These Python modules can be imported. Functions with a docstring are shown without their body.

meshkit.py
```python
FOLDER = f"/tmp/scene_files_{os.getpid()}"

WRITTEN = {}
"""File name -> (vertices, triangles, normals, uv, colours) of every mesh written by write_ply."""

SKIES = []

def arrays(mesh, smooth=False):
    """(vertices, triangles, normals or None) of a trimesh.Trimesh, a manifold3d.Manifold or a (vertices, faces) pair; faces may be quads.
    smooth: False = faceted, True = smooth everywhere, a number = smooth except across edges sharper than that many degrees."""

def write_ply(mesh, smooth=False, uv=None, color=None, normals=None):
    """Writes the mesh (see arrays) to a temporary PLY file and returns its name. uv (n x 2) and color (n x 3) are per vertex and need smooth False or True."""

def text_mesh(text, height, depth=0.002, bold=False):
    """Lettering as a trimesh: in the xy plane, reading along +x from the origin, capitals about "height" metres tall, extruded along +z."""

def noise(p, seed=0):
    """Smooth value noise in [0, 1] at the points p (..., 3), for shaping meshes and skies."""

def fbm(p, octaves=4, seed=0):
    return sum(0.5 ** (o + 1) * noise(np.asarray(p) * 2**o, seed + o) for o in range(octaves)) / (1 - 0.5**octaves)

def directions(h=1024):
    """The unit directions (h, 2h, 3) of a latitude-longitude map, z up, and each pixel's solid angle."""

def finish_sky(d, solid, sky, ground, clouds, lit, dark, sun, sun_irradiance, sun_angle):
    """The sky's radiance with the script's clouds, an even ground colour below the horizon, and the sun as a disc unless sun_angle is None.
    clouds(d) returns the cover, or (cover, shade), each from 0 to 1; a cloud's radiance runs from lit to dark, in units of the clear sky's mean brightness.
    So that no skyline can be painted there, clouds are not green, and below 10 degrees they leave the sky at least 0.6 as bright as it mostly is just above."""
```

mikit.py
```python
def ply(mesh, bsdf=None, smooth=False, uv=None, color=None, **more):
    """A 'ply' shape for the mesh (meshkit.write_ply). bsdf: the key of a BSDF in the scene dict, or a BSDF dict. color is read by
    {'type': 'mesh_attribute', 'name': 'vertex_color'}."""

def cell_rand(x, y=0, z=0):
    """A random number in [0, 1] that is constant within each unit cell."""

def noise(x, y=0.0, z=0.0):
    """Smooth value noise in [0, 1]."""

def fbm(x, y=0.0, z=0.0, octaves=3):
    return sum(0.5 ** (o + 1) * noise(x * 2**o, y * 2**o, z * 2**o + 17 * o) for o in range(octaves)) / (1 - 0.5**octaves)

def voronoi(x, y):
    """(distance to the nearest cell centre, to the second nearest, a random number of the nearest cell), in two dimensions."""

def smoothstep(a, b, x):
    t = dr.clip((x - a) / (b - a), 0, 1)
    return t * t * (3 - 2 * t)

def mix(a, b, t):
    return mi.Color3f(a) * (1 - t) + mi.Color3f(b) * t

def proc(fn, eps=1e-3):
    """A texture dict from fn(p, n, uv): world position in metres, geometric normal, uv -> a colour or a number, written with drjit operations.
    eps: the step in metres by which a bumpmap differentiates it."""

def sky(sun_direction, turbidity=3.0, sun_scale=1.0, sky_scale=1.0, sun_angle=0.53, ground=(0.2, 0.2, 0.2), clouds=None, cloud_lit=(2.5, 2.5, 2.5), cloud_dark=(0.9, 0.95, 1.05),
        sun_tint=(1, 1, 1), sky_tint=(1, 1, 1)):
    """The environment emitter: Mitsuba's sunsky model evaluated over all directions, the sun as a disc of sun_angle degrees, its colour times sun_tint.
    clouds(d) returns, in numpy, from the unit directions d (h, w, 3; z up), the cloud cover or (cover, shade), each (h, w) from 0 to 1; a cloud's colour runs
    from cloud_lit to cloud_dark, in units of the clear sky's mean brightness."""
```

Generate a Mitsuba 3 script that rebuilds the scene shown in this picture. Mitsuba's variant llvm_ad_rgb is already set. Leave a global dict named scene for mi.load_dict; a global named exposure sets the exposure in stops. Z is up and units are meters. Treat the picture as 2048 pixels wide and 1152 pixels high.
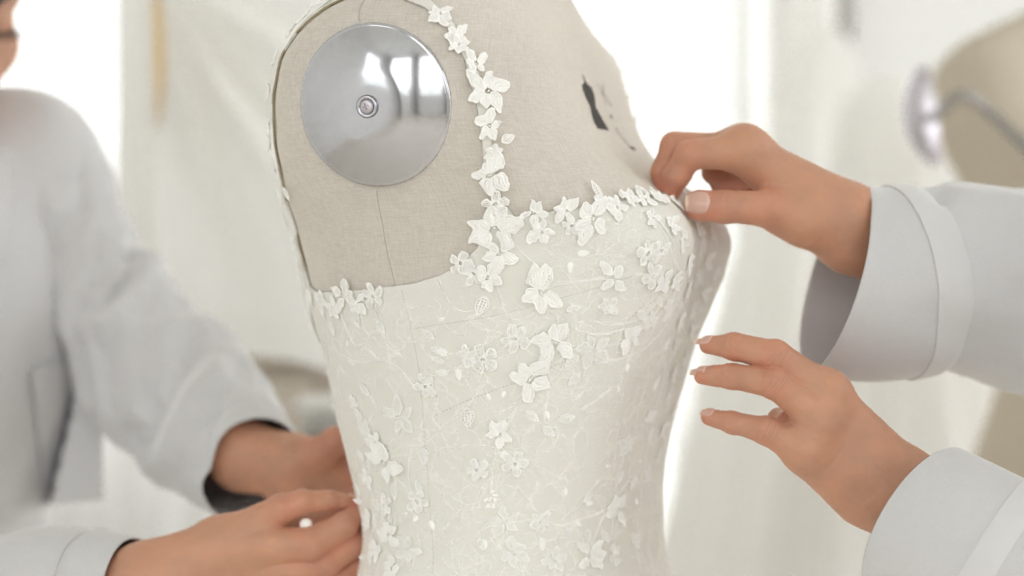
import math
import numpy as np, trimesh, manifold3d, shapely
import drjit as dr
import mitsuba as mi
import mikit, meshkit
from mikit import proc, noise, fbm, voronoi, smoothstep, mix
from scipy.interpolate import PchipInterpolator as Pchip

# ------------------------------------------------------------------ camera, sky, exposure
T = mi.ScalarTransform4f
FPX, CZ = 4838.0, 1.2                       # focal length in pixels of the 2048 frame, eye height
FOCUS, APERTURE = 1.492, 0.0135
exposure = 4.56
scene, labels = {}, {}
scene['camera'] = {'type': 'thinlens', 'fov': math.degrees(2 * math.atan(1024 / FPX)), 'fov_axis': 'x',
                   'aperture_radius': APERTURE, 'focus_distance': FOCUS, 'near_clip': 0.05, 'far_clip': 100.0,
                   'to_world': T().look_at(origin=[0, 0, CZ], target=[0, 1, CZ], up=[0, 0, 1])}
scene['sky'] = mikit.sky([0.2, -0.6, 0.75], turbidity=6, sun_scale=0.0, sky_scale=1.0, ground=(0.42, 0.43, 0.40),
                         clouds=lambda d: (np.full(d.shape[:2], 0.97), np.full(d.shape[:2], 0.35)),
                         cloud_lit=(1.25, 1.25, 1.25), cloud_dark=(1.05, 1.08, 1.12))
rng = np.random.default_rng(7)


def at(px, py, d):
    """The point at depth d that stands at that place of the photograph."""
    return np.array([(px - 1024) / FPX * d, d, CZ + (576 - py) / FPX * d])


# ------------------------------------------------------------------ registry
def free(key):
    if key not in scene and key not in labels:
        return key
    n = 1
    while f'{key}_{n:03d}' in scene or f'{key}_{n:03d}' in labels:
        n += 1
    return f'{key}_{n:03d}'


def tag(key, label=None, cat=None, group=None, kind=None):
    labels[key] = {a: b for a, b in dict(label=label, category=cat, group=group, kind=kind).items() if b}
    return key


def obj(name, mesh, mat, parent=None, smooth=True, uv=None, color=None, **kw):
    key = free((parent + '__' if parent else '') + name)
    scene[key] = mikit.ply(mesh, mat, smooth, uv=uv, color=color)
    if kw:
        tag(key, **kw)
    return key


def thing(name, label, cat, group=None):
    key = free(name)
    return tag(key, label, cat, group)


# ------------------------------------------------------------------ mesh helpers
def grid_faces(nu, nv, wrap=False):
    i, j = np.meshgrid(np.arange(nu - 1), np.arange(nv if wrap else nv - 1), indexing='ij')
    a = i * nv + j
    b = i * nv + (j + 1) % nv
    c, d = a + nv, b + nv
    return np.concatenate([np.stack([a, b, d], -1).reshape(-1, 3), np.stack([a, d, c], -1).reshape(-1, 3)])


def join(parts):
    vs, fs, n = [], [], 0
    for v, f in parts:
        vs.append(v); fs.append(np.asarray(f) + n); n += len(v)
    return np.vstack(vs), np.vstack(fs)


def box(lo, hi, bevel=0.0):
    lo, hi = np.asarray(lo, float), np.asarray(hi, float)
    if bevel <= 0:
        m = trimesh.creation.box(hi - lo)
        m.apply_translation((lo + hi) / 2)
        return np.array(m.vertices), np.array(m.faces)
    c = np.array([[x, y, z] for x in (0, 1) for y in (0, 1) for z in (0, 1)], float)
    pts = []
    for q in c:
        p = lo + q * (hi - lo)
        s = np.where(q > 0, -1.0, 1.0) * bevel
        for k in range(3):
            e = s.copy(); e[k] = 0
            pts.append(p + e)
    h = trimesh.convex.convex_hull(np.array(pts))
    return np.array(h.vertices), np.array(h.faces)


def frames(path):
    p = np.asarray(path, float)
    t = np.gradient(p, axis=0)
    t /= np.linalg.norm(t, axis=1, keepdims=True) + 1e-12
    up = np.array([0, 0, 1.0]) if abs(t[0, 2]) < 0.9 else np.array([0, 1.0, 0])
    n = np.zeros_like(p)
    n[0] = up - t[0] * (up @ t[0])
    for k in range(1, len(p)):
        n[k] = n[k - 1] - t[k] * (n[k - 1] @ t[k])
        n[k] /= np.linalg.norm(n[k]) + 1e-12
    n[0] /= np.linalg.norm(n[0]) + 1e-12
    return t, n, np.cross(t, n)


def tube(path, r, sides=6, caps=True):
    """A polyline as a round tube; r a number or one per point."""
    p = np.asarray(path, float)
    t, n, b = frames(p)
    a = np.arange(sides) * 2 * np.pi / sides
    r = np.broadcast_to(r, (len(p),))
    v = p[:, None] + r[:, None, None] * (np.cos(a)[None, :, None] * n[:, None] + np.sin(a)[None, :, None] * b[:, None])
    v = v.reshape(-1, 3)
    f = grid_faces(len(p), sides, True)
    if caps:
        k = len(v)
        v = np.vstack([v, p[:1], p[-1:]])
        i = np.arange(sides); j = (i + 1) % sides
        e = (len(p) - 1) * sides
        f = np.vstack([f, np.stack([j, i, np.full(sides, k)], 1), np.stack([e + i, e + j, np.full(sides, k + 1)], 1)])
    return v, f


def spline(pts, n):
    """A smooth curve through points of any width (columns are interpolated alike)."""
    p = np.asarray(pts, float)
    s = np.r_[0, np.cumsum(np.linalg.norm(np.diff(p[:, :3], axis=0), axis=1))]
    from scipy.interpolate import CubicSpline
    q = np.linspace(0, s[-1], n)
    if len(p) == 2:
        return p[0] + (p[1] - p[0]) * (q / s[-1])[:, None]
    return CubicSpline(s, p, bc_type='natural')(q) if len(p) > 2 else p


def lathe(profile, center, axis, n=64):
    """profile rows (radius, height) turned about the axis through center."""
    axis = np.asarray(axis, float) / np.linalg.norm(axis)
    e = np.cross(axis, [0, 0, 1.0] if abs(axis[2]) < 0.9 else [1.0, 0, 0]); e /= np.linalg.norm(e)
    g = np.cross(axis, e)
    a = np.arange(n) * 2 * np.pi / n
    pr = np.asarray(profile, float)
    v = np.asarray(center) + pr[:, None, 1:2] * axis + pr[:, None, 0:1] * (np.cos(a)[None, :, None] * e + np.sin(a)[None, :, None] * g)
    return v.reshape(-1, 3), grid_faces(len(pr), n, True)


def surface_nets(fn, lo, hi, h, newton=2):
    """The zero surface of fn (points -> signed distances) as a smooth mesh: dense only near the surface."""
    lo = np.asarray(lo, float)
    n = np.ceil((np.asarray(hi) - lo) / h).astype(int) + 1
    n = ((n + 3) // 4) * 4 + 1
    cn = (n - 1) // 4
    ax = [lo[k] + (np.arange(cn[k]) + 0.5) * 4 * h for k in range(3)]
    C = np.stack(np.meshgrid(*ax, indexing='ij'), -1).reshape(-1, 3)
    dc = fn(C)
    blocks = np.nonzero(np.abs(dc) < 4.6 * h)[0]
    D = np.repeat(np.repeat(np.repeat(np.where(dc > 0, 1.0, -1.0).reshape(cn), 4, 0), 4, 1), 4, 2)
    D = np.pad(D, ((0, 1),) * 3, mode='edge').astype(np.float32)
    b = np.stack(np.unravel_index(blocks, cn), -1) * 4
    o = np.stack(np.meshgrid(*[np.arange(5)] * 3, indexing='ij'), -1).reshape(-1, 3)
    idx = (b[:, None] + o).reshape(-1, 3)
    flat = np.unique(np.ravel_multi_index(idx.T, n))
    ii = np.stack(np.unravel_index(flat, n), -1)
    P = lo + ii * h
    D.ravel()[flat] = np.concatenate([fn(q) for q in np.array_split(P, max(1, len(P) // 200000))])
    # cells
    S = D < 0
    corners = [(a, bb, c) for a in (0, 1) for bb in (0, 1) for c in (0, 1)]
    m = n - 1
    cnt = sum(S[a:a + m[0], bb:bb + m[1], c:c + m[2]].astype(np.int8) for a, bb, c in corners)
    cells = np.argwhere((cnt > 0) & (cnt < 8))
    num = np.full(m, -1, np.int32)
    num[tuple(cells.T)] = np.arange(len(cells))
    acc, w = np.zeros((len(cells), 3)), np.zeros(len(cells))
    for a in corners:
        for k in range(3):
            if a[k] == 0:
                e = list(a); e[k] = 1
                da, de = D[tuple((cells + a).T)], D[tuple((cells + e).T)]
                on = (da < 0) != (de < 0)
                t = np.where(on, da / np.where(on, da - de, 1), 0)
                q = np.tile(np.array(a, float), (len(cells), 1)); q[:, k] += t
                acc += q * on[:, None]; w += on
    V = lo + (cells + acc / w[:, None]) * h
    F = []
    for k in range(3):
        u, v = (k + 1) % 3, (k + 2) % 3
        sl0 = [slice(1, m[0]), slice(1, m[1]), slice(1, m[2])]; sl0[k] = slice(0, m[k])
        sl1 = list(sl0); sl1[k] = slice(1, m[k] + 1)
        cr = np.argwhere(S[tuple(sl0)] != S[tuple(sl1)])
        off = np.array([1, 1, 1]); off[k] = 0
        cr = cr + off
        du, dv = np.eye(3, dtype=int)[u], np.eye(3, dtype=int)[v]
        q = [num[tuple((cr - x).T)] for x in (du * 0, du, du + dv, dv)]
        q = np.stack(q, 1)
        inside = S[tuple(cr.T)]
        q = np.where(inside[:, None], q[:, ::-1], q)
        F += [q[:, [2, 1, 0]], q[:, [3, 2, 0]]]
    F = np.vstack(F)
    F = F[(F >= 0).all(1)]
    for _ in range(newton):
        d = fn(V)
        g = grad(fn, V, h * 0.3)
        V = V - np.clip(d, -h, h)[:, None] * g
    return V, F


def grad(fn, V, e):
    g = np.stack([fn(V + e * np.eye(3)[k]) - fn(V - e * np.eye(3)[k]) for k in range(3)], 1)
    return g / (np.linalg.norm(g, axis=1, keepdims=True) + 1e-12)


def cone_d(P, a, ra, b, rb):
    a, b = np.asarray(a), np.asarray(b)
    ba = b - a
    q = P - a
    t = np.clip(q @ ba / (ba @ ba + 1e-12), 0, 1)
    return np.sqrt(np.maximum(((q - t[:, None] * ba) ** 2).sum(1), 1e-14)) - (ra + (rb - ra) * t)


def ell_d(P, c, axes, radii):
    """Rough distance to an ellipsoid; axes: rows are its directions."""
    q = (P - c) @ np.asarray(axes).T / np.asarray(radii)
    k = np.linalg.norm(q, axis=1)
    return (k - 1) * k / (np.linalg.norm(q / np.asarray(radii), axis=1) + 1e-9)


def smin(a, b, k):
    h = np.maximum(k - np.abs(a - b), 0) / k
    return np.minimum(a, b) - h * h * k * 0.25


# ------------------------------------------------------------------ materials
def mat(key, d):
    scene[key] = d
    return key


def rgb(*c):
    return {'type': 'rgb', 'value': list(c)}


def two(d):
    return {'type': 'twosided', 'bsdf': d}


def linen_color(p, n, uv):
    u, v = uv.x * 1000, uv.y * 1000                                   # millimetres on the cloth
    slub = fbm(u * 0.25, v * 2.6, 3.0, 2) * 0.5 + fbm(u * 2.6, v * 0.25, 9.0, 2) * 0.5
    weave = dr.sin((u + v) * 6.2832 / 1.25) * dr.sin((u - v * 0.6) * 6.2832 / 1.9)
    big = fbm(p.x * 14, p.y * 14, p.z * 14, 3)
    t = (slub - 0.5) * 1.05 + weave * 0.16 + (big - 0.5) * 0.35
    return mix((0.53, 0.487, 0.43), (0.73, 0.69, 0.63), dr.clip(0.5 + t, 0, 1))


def linen_bump(p, n, uv):
    u, v = uv.x * 1000, uv.y * 1000
    return dr.sin((u + v) * 6.2832 / 1.25) * 0.5 + fbm(u * 0.3, v * 2.4, 3.0, 2) + fbm(u * 2.4, v * 0.3, 8.0, 2)


def tulle(u, v):
    a = dr.sin((u * 0.9 + v * 0.5) * 6.2832 / 1.5)
    b = dr.sin((u * -0.35 + v) * 6.2832 / 1.7)
    return dr.maximum(a, b)


def ivory_color(p, n, uv):
    u, v = uv.x * 1000, uv.y * 1000
    net = tulle(u, v)
    theta = uv.x / 0.13
    f1, f2, w = voronoi(u / 6.0 + 0.35 * noise(u * 0.2, v * 0.2), v / 3.0 + 0.5 * noise(u * 0.2, v * 0.2, 5.0))
    thread = (1 - smoothstep(0.02, 0.10, f2 - f1)) * smoothstep(0.5, 0.7, fbm(u / 30, v / 30, 2.0, 2))
    base = mix((0.72, 0.712, 0.655), (0.785, 0.777, 0.725), 0.5 + 0.5 * net)
    base = mix(base, (0.93, 0.93, 0.91), thread * 0.45)
    sheer = 1 - smoothstep(-0.75, -0.32, theta + (noise(u * 0.12, v * 0.12, 4.0) - 0.5) * 0.3)
    sheer = sheer * smoothstep(-1.9, -1.4, theta)
    return mix(base, (0.75, 0.72, 0.675), sheer * (0.60 - thread * 0.4))


def ivory_bump(p, n, uv):
    u, v = uv.x * 1000, uv.y * 1000
    f1, f2, w = voronoi(u / 6.0 + 0.35 * noise(u * 0.2, v * 0.2), v / 3.0 + 0.5 * noise(u * 0.2, v * 0.2, 5.0))
    thread = (1 - smoothstep(0.02, 0.14, f2 - f1)) * smoothstep(0.5, 0.7, fbm(u / 30, v / 30, 2.0, 2))
    return tulle(u, v) * 0.5 + thread * 1.6


def coat_color(p, n, uv):
    return mix((0.575, 0.572, 0.578), (0.62, 0.617, 0.623), fbm(p.x * 900, p.y * 900, p.z * 900, 2))


def skin_bump(p, n, uv):
    return fbm(p.x * 900, p.y * 900, p.z * 900, 3) + 0.5 * fbm(p.x * 300, p.y * 300, p.z * 300, 2)


def plaster(p, n, uv):
    return mix((0.84, 0.838, 0.825), (0.87, 0.868, 0.855), fbm(p.x * 6, p.y * 6, p.z * 6, 3))


def boards(p, n, uv):
    g = fbm(p.x * 3, p.y * 40, p.z, 3)
    return mix((0.62, 0.57, 0.50), (0.74, 0.70, 0.63), g)


def form_beige(p, n, uv):
    return mix((0.56, 0.50, 0.40), (0.63, 0.565, 0.47), fbm(p.x * 500, p.y * 500, p.z * 500, 2))


def diffuse(c):
    return {'type': 'diffuse', 'reflectance': c}


mat('mat_wall', two(diffuse(proc(plaster))))
mat('mat_floor', two({'type': 'principled', 'base_color': proc(boards), 'roughness': 0.45}))
mat('mat_linen', two({'type': 'bumpmap', 'arbitrary': proc(linen_bump, 2e-4), 'scale': 0.00012,
                      'bsdf': {'type': 'principled', 'base_color': proc(linen_color), 'roughness': 0.85, 'specular': 0.2}}))
mat('mat_ivory', two({'type': 'bumpmap', 'arbitrary': proc(ivory_bump, 2e-4), 'scale': 0.00012,
                      'bsdf': {'type': 'principled', 'base_color': proc(ivory_color), 'roughness': 0.62, 'specular': 0.35, 'sheen': 0.3}}))
mat('mat_lace', two({'type': 'principled', 'base_color': rgb(0.94, 0.935, 0.915), 'roughness': 0.6, 'specular': 0.35, 'sheen': 0.3}))
mat('mat_thread', two({'type': 'principled', 'base_color': rgb(0.90, 0.895, 0.865), 'roughness': 0.5, 'specular': 0.4}))
mat('mat_stitch', two(diffuse(rgb(0.58, 0.52, 0.42))))
mat('mat_edging', two(diffuse(rgb(0.36, 0.29, 0.18))))
mat('mat_coat', two({'type': 'principled', 'base_color': proc(coat_color), 'roughness': 0.85, 'specular': 0.2, 'sheen': 0.3}))
mat('mat_band', two({'type': 'principled', 'base_color': rgb(0.65, 0.647, 0.65), 'roughness': 0.85, 'specular': 0.2}))
mat('mat_skin', two({'type': 'bumpmap', 'arbitrary': proc(skin_bump, 2e-4), 'scale': 0.00025,
                     'bsdf': {'type': 'principled', 'base_color': {'type': 'mesh_attribute', 'name': 'vertex_color'}, 'roughness': 0.47, 'specular': 0.42, 'sheen': 0.25}}))
mat('mat_nail', two({'type': 'principled', 'base_color': {'type': 'mesh_attribute', 'name': 'vertex_color'}, 'roughness': 0.28, 'specular': 0.5}))
mat('mat_chrome', two({'type': 'roughconductor', 'material': 'none', 'alpha': 0.012, 'distribution': 'ggx', 'specular_reflectance': rgb(0.63, 0.637, 0.675)}))
mat('mat_steel', two({'type': 'roughconductor', 'material': 'Cr', 'alpha': 0.25, 'distribution': 'ggx'}))
mat('mat_satin', two({'type': 'principled', 'base_color': rgb(0.30, 0.29, 0.27), 'roughness': 0.4, 'metallic': 0.6}))
mat('mat_sheer', {'type': 'principledthin', 'base_color': rgb(0.93, 0.93, 0.92), 'roughness': 0.9, 'diff_trans': 1.6, 'spec_trans': 0.0})
mat('mat_drape', {'type': 'principledthin', 'base_color': rgb(0.875, 0.865, 0.84), 'roughness': 0.9, 'diff_trans': 0.8, 'spec_trans': 0.0})
mat('mat_gown', {'type': 'principledthin', 'base_color': rgb(0.92, 0.91, 0.89), 'roughness': 0.9, 'diff_trans': 1.1, 'spec_trans': 0.0})
mat('mat_drapegrey', two(diffuse(rgb(0.38, 0.37, 0.36))))
mat('mat_yellow', two(diffuse(rgb(0.88, 0.76, 0.52))))
mat('mat_form', two(diffuse(proc(form_beige))))
mat('mat_ink', two(diffuse(rgb(0.11, 0.105, 0.10))))
mat('mat_inkpale', two(diffuse(rgb(0.30, 0.29, 0.275))))
mat('mat_hair', two({'type': 'principled', 'base_color': rgb(0.045, 0.03, 0.022), 'roughness': 0.5}))
mat('mat_glass', {'type': 'thindielectric', 'int_ior': 1.5})
mat('mat_frame', two({'type': 'principled', 'base_color': rgb(0.82, 0.82, 0.81), 'roughness': 0.4}))
mat('mat_grey', two(diffuse(rgb(0.36, 0.35, 0.32))))
mat('mat_table', two({'type': 'principled', 'base_color': rgb(0.56, 0.50, 0.43), 'roughness': 0.5}))
mat('mat_cloth', two(diffuse(rgb(0.82, 0.82, 0.79))))
mat('mat_green', two(diffuse(rgb(0.10, 0.17, 0.06))))
mat('mat_trousers', two(diffuse(rgb(0.12, 0.13, 0.16))))

# ------------------------------------------------------------------ the room
X0, X1, Y0, Y1, Z1 = -2.3, 2.5, -2.4, 3.75, 3.0
WALL = 0.14


def wall_with_holes(name, origin, along, length, holes, inward):
    """A wall in the plane through origin along a horizontal direction; holes (u0, u1, z0, z1)."""
    us = sorted({0.0, length, *[h[0] for h in holes], *[h[1] for h in holes]})
    zs = sorted({0.0, Z1, *[h[2] for h in holes], *[h[3] for h in holes]})
    o, a, w = np.array(origin, float), np.array(along, float), -np.array(inward, float) * WALL
    parts = []
    for u0, u1 in zip(us, us[1:]):
        for z0, z1 in zip(zs, zs[1:]):
            if any(h[0] <= u0 and u1 <= h[1] and h[2] <= z0 and z1 <= h[3] for h in holes):
                continue
            p = o + a * u0 + [0, 0, z0]
            q = o + a * u1 + w + [0, 0, z1]
            parts.append(box(np.minimum(p, q), np.maximum(p, q)))
    obj(name, join(parts), 'mat_wall', smooth=False, kind='structure')


def window(index, origin, along, hole, inward, cols, rows):
    u0, u1, z0, z1 = hole
    a, i = np.array(along, float), np.array(inward, float)
    o = np.array(origin, float) - i * 0.07

    def bar(ua, ub, za, zb, t=0.05):
        p = o + a * ua - i * t / 2 + [0, 0, za]
        q = o + a * ub + i * t / 2 + [0, 0, zb]
        return box(np.minimum(p, q), np.maximum(p, q), 0.004)
    w = 0.055
    key = f'window_{index}'
    fr = [bar(u0, u0 + w, z0, z1), bar(u1 - w, u1, z0, z1), bar(u0 + w, u1 - w, z0, z0 + w), bar(u0 + w, u1 - w, z1 - w, z1)]
    scene[key] = mikit.ply(join(fr), 'mat_frame', False)
    tag(key, kind='structure')
    for k in range(1, cols):
        u = u0 + (u1 - u0) * k / cols
        obj('mullion', bar(u - 0.02, u + 0.02, z0 + w, z1 - w, 0.04), 'mat_frame', key, False)
    for k in range(1, rows):
        z = z0 + (z1 - z0) * k / rows
        obj('glazing_bar', bar(u0 + w, u1 - w, z - 0.015, z + 0.015, 0.035), 'mat_frame', key, False)
    for c in range(cols):
        for r in range(rows):
            ua, ub = u0 + (u1 - u0) * c / cols, u0 + (u1 - u0) * (c + 1) / cols
            za, zb = z0 + (z1 - z0) * r / rows, z0 + (z1 - z0) * (r + 1) / rows
            q = np.array([o + a * ua + [0, 0, za], o + a * ub + [0, 0, za], o + a * ub + [0, 0, zb], o + a * ua + [0, 0, zb]])
            obj('pane', (q, np.array([[0, 1, 2], [0, 2, 3]])), 'mat_glass', key, False)


obj('floor', box([X0, Y0, -0.1], [X1, Y1, 0]), 'mat_floor', smooth=False, kind='structure')
obj('ceiling', box([X0 - WALL, Y0 - WALL, Z1], [X1 + WALL, Y1 + WALL, Z1 + 0.1]), 'mat_wall', smooth=False, kind='structure')
BACK = [(X0, 0)]
back_holes = [(1.0, 1.86, 1.06, 2.75), (2.05, 2.67, 0.25, 2.75)]      # left window, middle window (measured from X0)
front_holes = [(0.35, 1.45, 0.9, 2.85), (1.85, 2.95, 0.9, 2.85), (3.35, 4.45, 0.9, 2.85)]
left_holes = [(0.5, 1.6, 0.9, 2.75)]
wall_with_holes('wall_back', [X0, Y1, 0], [1, 0, 0], X1 - X0, back_holes, [0, -1, 0])
wall_with_holes('wall_front', [X0, Y0, 0], [1, 0, 0], X1 - X0, front_holes, [0, 1, 0])
wall_with_holes('wall_left', [X0, Y0, 0], [0, 1, 0], Y1 - Y0, left_holes, [1, 0, 0])
right_holes = [(2.7, 5.5, 0.3, 2.85)]
wall_with_holes('wall_right', [X1, Y0, 0], [0, 1, 0], Y1 - Y0, right_holes, [-1, 0, 0])
for k, h in enumerate(back_holes):
    window(k + 1, [X0, Y1, 0], [1, 0, 0], h, [0, -1, 0], 1, 2)
for k, h in enumerate(front_holes):
    window(k + 3, [X0, Y0, 0], [1, 0, 0], h, [0, 1, 0], 2, 3)
window(6, [X0, Y0, 0], [0, 1, 0], left_holes[0], [1, 0, 0], 2, 2)
window(7, [X1, Y0, 0], [0, 1, 0], right_holes[0], [-1, 0, 0], 3, 2)


def cloth_sheet(fn, nu, nv, thick=0.0):
    u, v = np.meshgrid(np.linspace(0, 1, nu), np.linspace(0, 1, nv), indexing='ij')
    return fn(u.ravel(), v.ravel()), grid_faces(nu, nv)


def curtain(x0, x1, y, z0, z1, pleats, amp, seed):
    def fn(u, v):
        r = np.random.default_rng(seed)
        ph = r.uniform(0, 6.28, 4)
        w = np.sin(u * pleats * 6.283 + ph[0] + 0.6 * np.sin(u * 9 + ph[1])) + 0.4 * np.sin(u * pleats * 2.1 * 6.283 + ph[2])
        x = x0 + (x1 - x0) * (u + 0.006 * np.sin(v * 5 + ph[3]))
        return np.stack([x, y + amp * w * (0.6 + 0.4 * (1 - v)), z0 + (z1 - z0) * v], 1)
    return cloth_sheet(fn, int(pleats * 26), 12)


obj('sheer_curtain', curtain(-1.55, -0.30, 3.60, 0.03, 2.88, 13, 0.022, 1), 'mat_sheer', label='sheer white curtain glowing in the window behind the person at left', cat='curtain')
obj('sheer_curtain', curtain(-0.27, 0.385, 3.60, 0.03, 2.88, 9, 0.020, 2), 'mat_sheer', label='sheer white curtain glowing in the window behind the dress form neck', cat='curtain')
obj('side_curtain', curtain(0.37, 0.475, 3.52, 0.03, 2.88, 2.2, 0.022, 3), 'mat_gown', label='narrow gathered off-white curtain at the right edge of the middle window', cat='curtain')
for k_, (xa, xb) in enumerate([(-2.1, -1.95), (-0.72, -0.52), (0.75, 0.98), (2.2, 2.4)]):
    obj('front_curtain', curtain(xa, xb, Y0 + .1, 0.03, 2.92, 3, 0.03, 20 + k_), 'mat_drapegrey', label=['grey curtain at the far left end of the front windows', 'grey curtain between the first two front windows', 'grey curtain between the last two front windows', 'grey curtain at the far right end of the front windows'][k_], cat='curtain')
obj('trim_1', box([0.487, Y1 - 0.05, 0], [0.520, Y1, Z1 - 0.002], 0.004), 'mat_grey', smooth=False, kind='structure')

# ------------------------------------------------------------------ blurred things in the background
def fan_drape(u, v):
    """A cloth hung from a corner: folds run out like a fan from where it is pinned."""
    px = 214 + (770 - 214) * u + 14 * np.sin(v * 3.0) * (1 - u)
    py = -420 + v * (420 + 664 + 105 * u + 16 * np.sin(u * 7))
    dx, dy = px - 285, py + 70
    rr, ph = np.hypot(dx, dy), np.arctan2(dy, dx)
    a = np.clip(rr / 260, 0, 1.2) * 0.034
    fold = 1.5 * np.sin(ph * 13 + 0.5) * np.exp(-((ph - 0.85) / 0.45) ** 2) * 1.1 + 0.5 * np.sin(ph * 27 + 1.0) * np.exp(-((ph - 0.9) / 0.5) ** 2) + 0.9 * np.exp(-((ph - 1.52) / 0.045) ** 2)
    low = np.exp(-np.clip(rr - 300, 0, None) / 260)
    d = 2.62 - a * fold * low - 0.03 * np.exp(-((v - 1) / 0.05) ** 2) + 0.02 * np.sin(px / 140)
    return np.stack([(px - 1024) / FPX * 2.62, d, CZ + (576 - py) / FPX * 2.62], 1)


k = obj('hanging_drape', cloth_sheet(fan_drape, 160, 150), 'mat_drape', label='off-white cloth draped in fanning folds behind the left person', cat='drape')


def ribbon(u, v):
    py = -60 + v * 330
    px = 306 + 14 * np.sin(v * 2.2 + 0.2) + (u - 0.5) * (9 * (1 - v) + 1 + 19 * np.sin(np.clip(v, 0, 1) * 3.14))
    d = 2.565 - 0.006 * np.cos(u * 6.28)
    return np.stack([(px - 1024) / FPX * d, d, CZ + (576 - py) / FPX * d], 1)


obj('yellow_strip', cloth_sheet(ribbon, 9, 30), 'mat_yellow', k, label='pale yellow strip in the fold')
# the rail that carries the cloth, above the frame
rail = thing('drape_rail', 'white rail above the draped cloth', 'rail')
obj('rod', tube([at(-420, -430, 2.675), at(1000, -430, 2.675)], 0.012, 12), 'mat_frame', rail)
for px in (-410, 990):
    p = at(px, -430, 2.675)
    obj('post', tube([p, [p[0], p[1], 0.0]], 0.014, 12), 'mat_frame', rail)

# low cabinet with folded cloths behind the waist of the dress
c0, c1 = at(452, 830, 3.0), at(830, 830, 3.0)
cab = thing('low_cabinet', 'beige wooden cabinet under the draped cloth behind the dress', 'cabinet')
ztop = at(0, 690, 3.0)[2]
zled = at(0, 800, 3.0)[2]
obj('body', box([c0[0], 3.0, 0.0], [c1[0], 3.42, ztop - 0.022], 0.004), 'mat_table', cab, False)
obj('top', box([c0[0] - 0.02, 2.97, ztop - 0.022], [c1[0] + 0.02, 3.42, ztop], 0.004), 'mat_table', cab, False)
obj('door', box([c0[0] + 0.02, 2.985, 0.08], [(c0[0] + c1[0]) / 2 - 0.004, 3.0, ztop - 0.04], 0.003), 'mat_table', cab, False)
obj('door', box([(c0[0] + c1[0]) / 2 + 0.004, 2.985, 0.08], [c1[0] - 0.02, 3.0, ztop - 0.04], 0.003), 'mat_table', cab, False)
st0, st1 = at(560, 850, 2.8), at(760, 850, 2.8)
stool = thing('side_table', 'small white side table behind the waist of the dress', 'table')
zt = at(0, 882, 2.8)[2]
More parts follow.
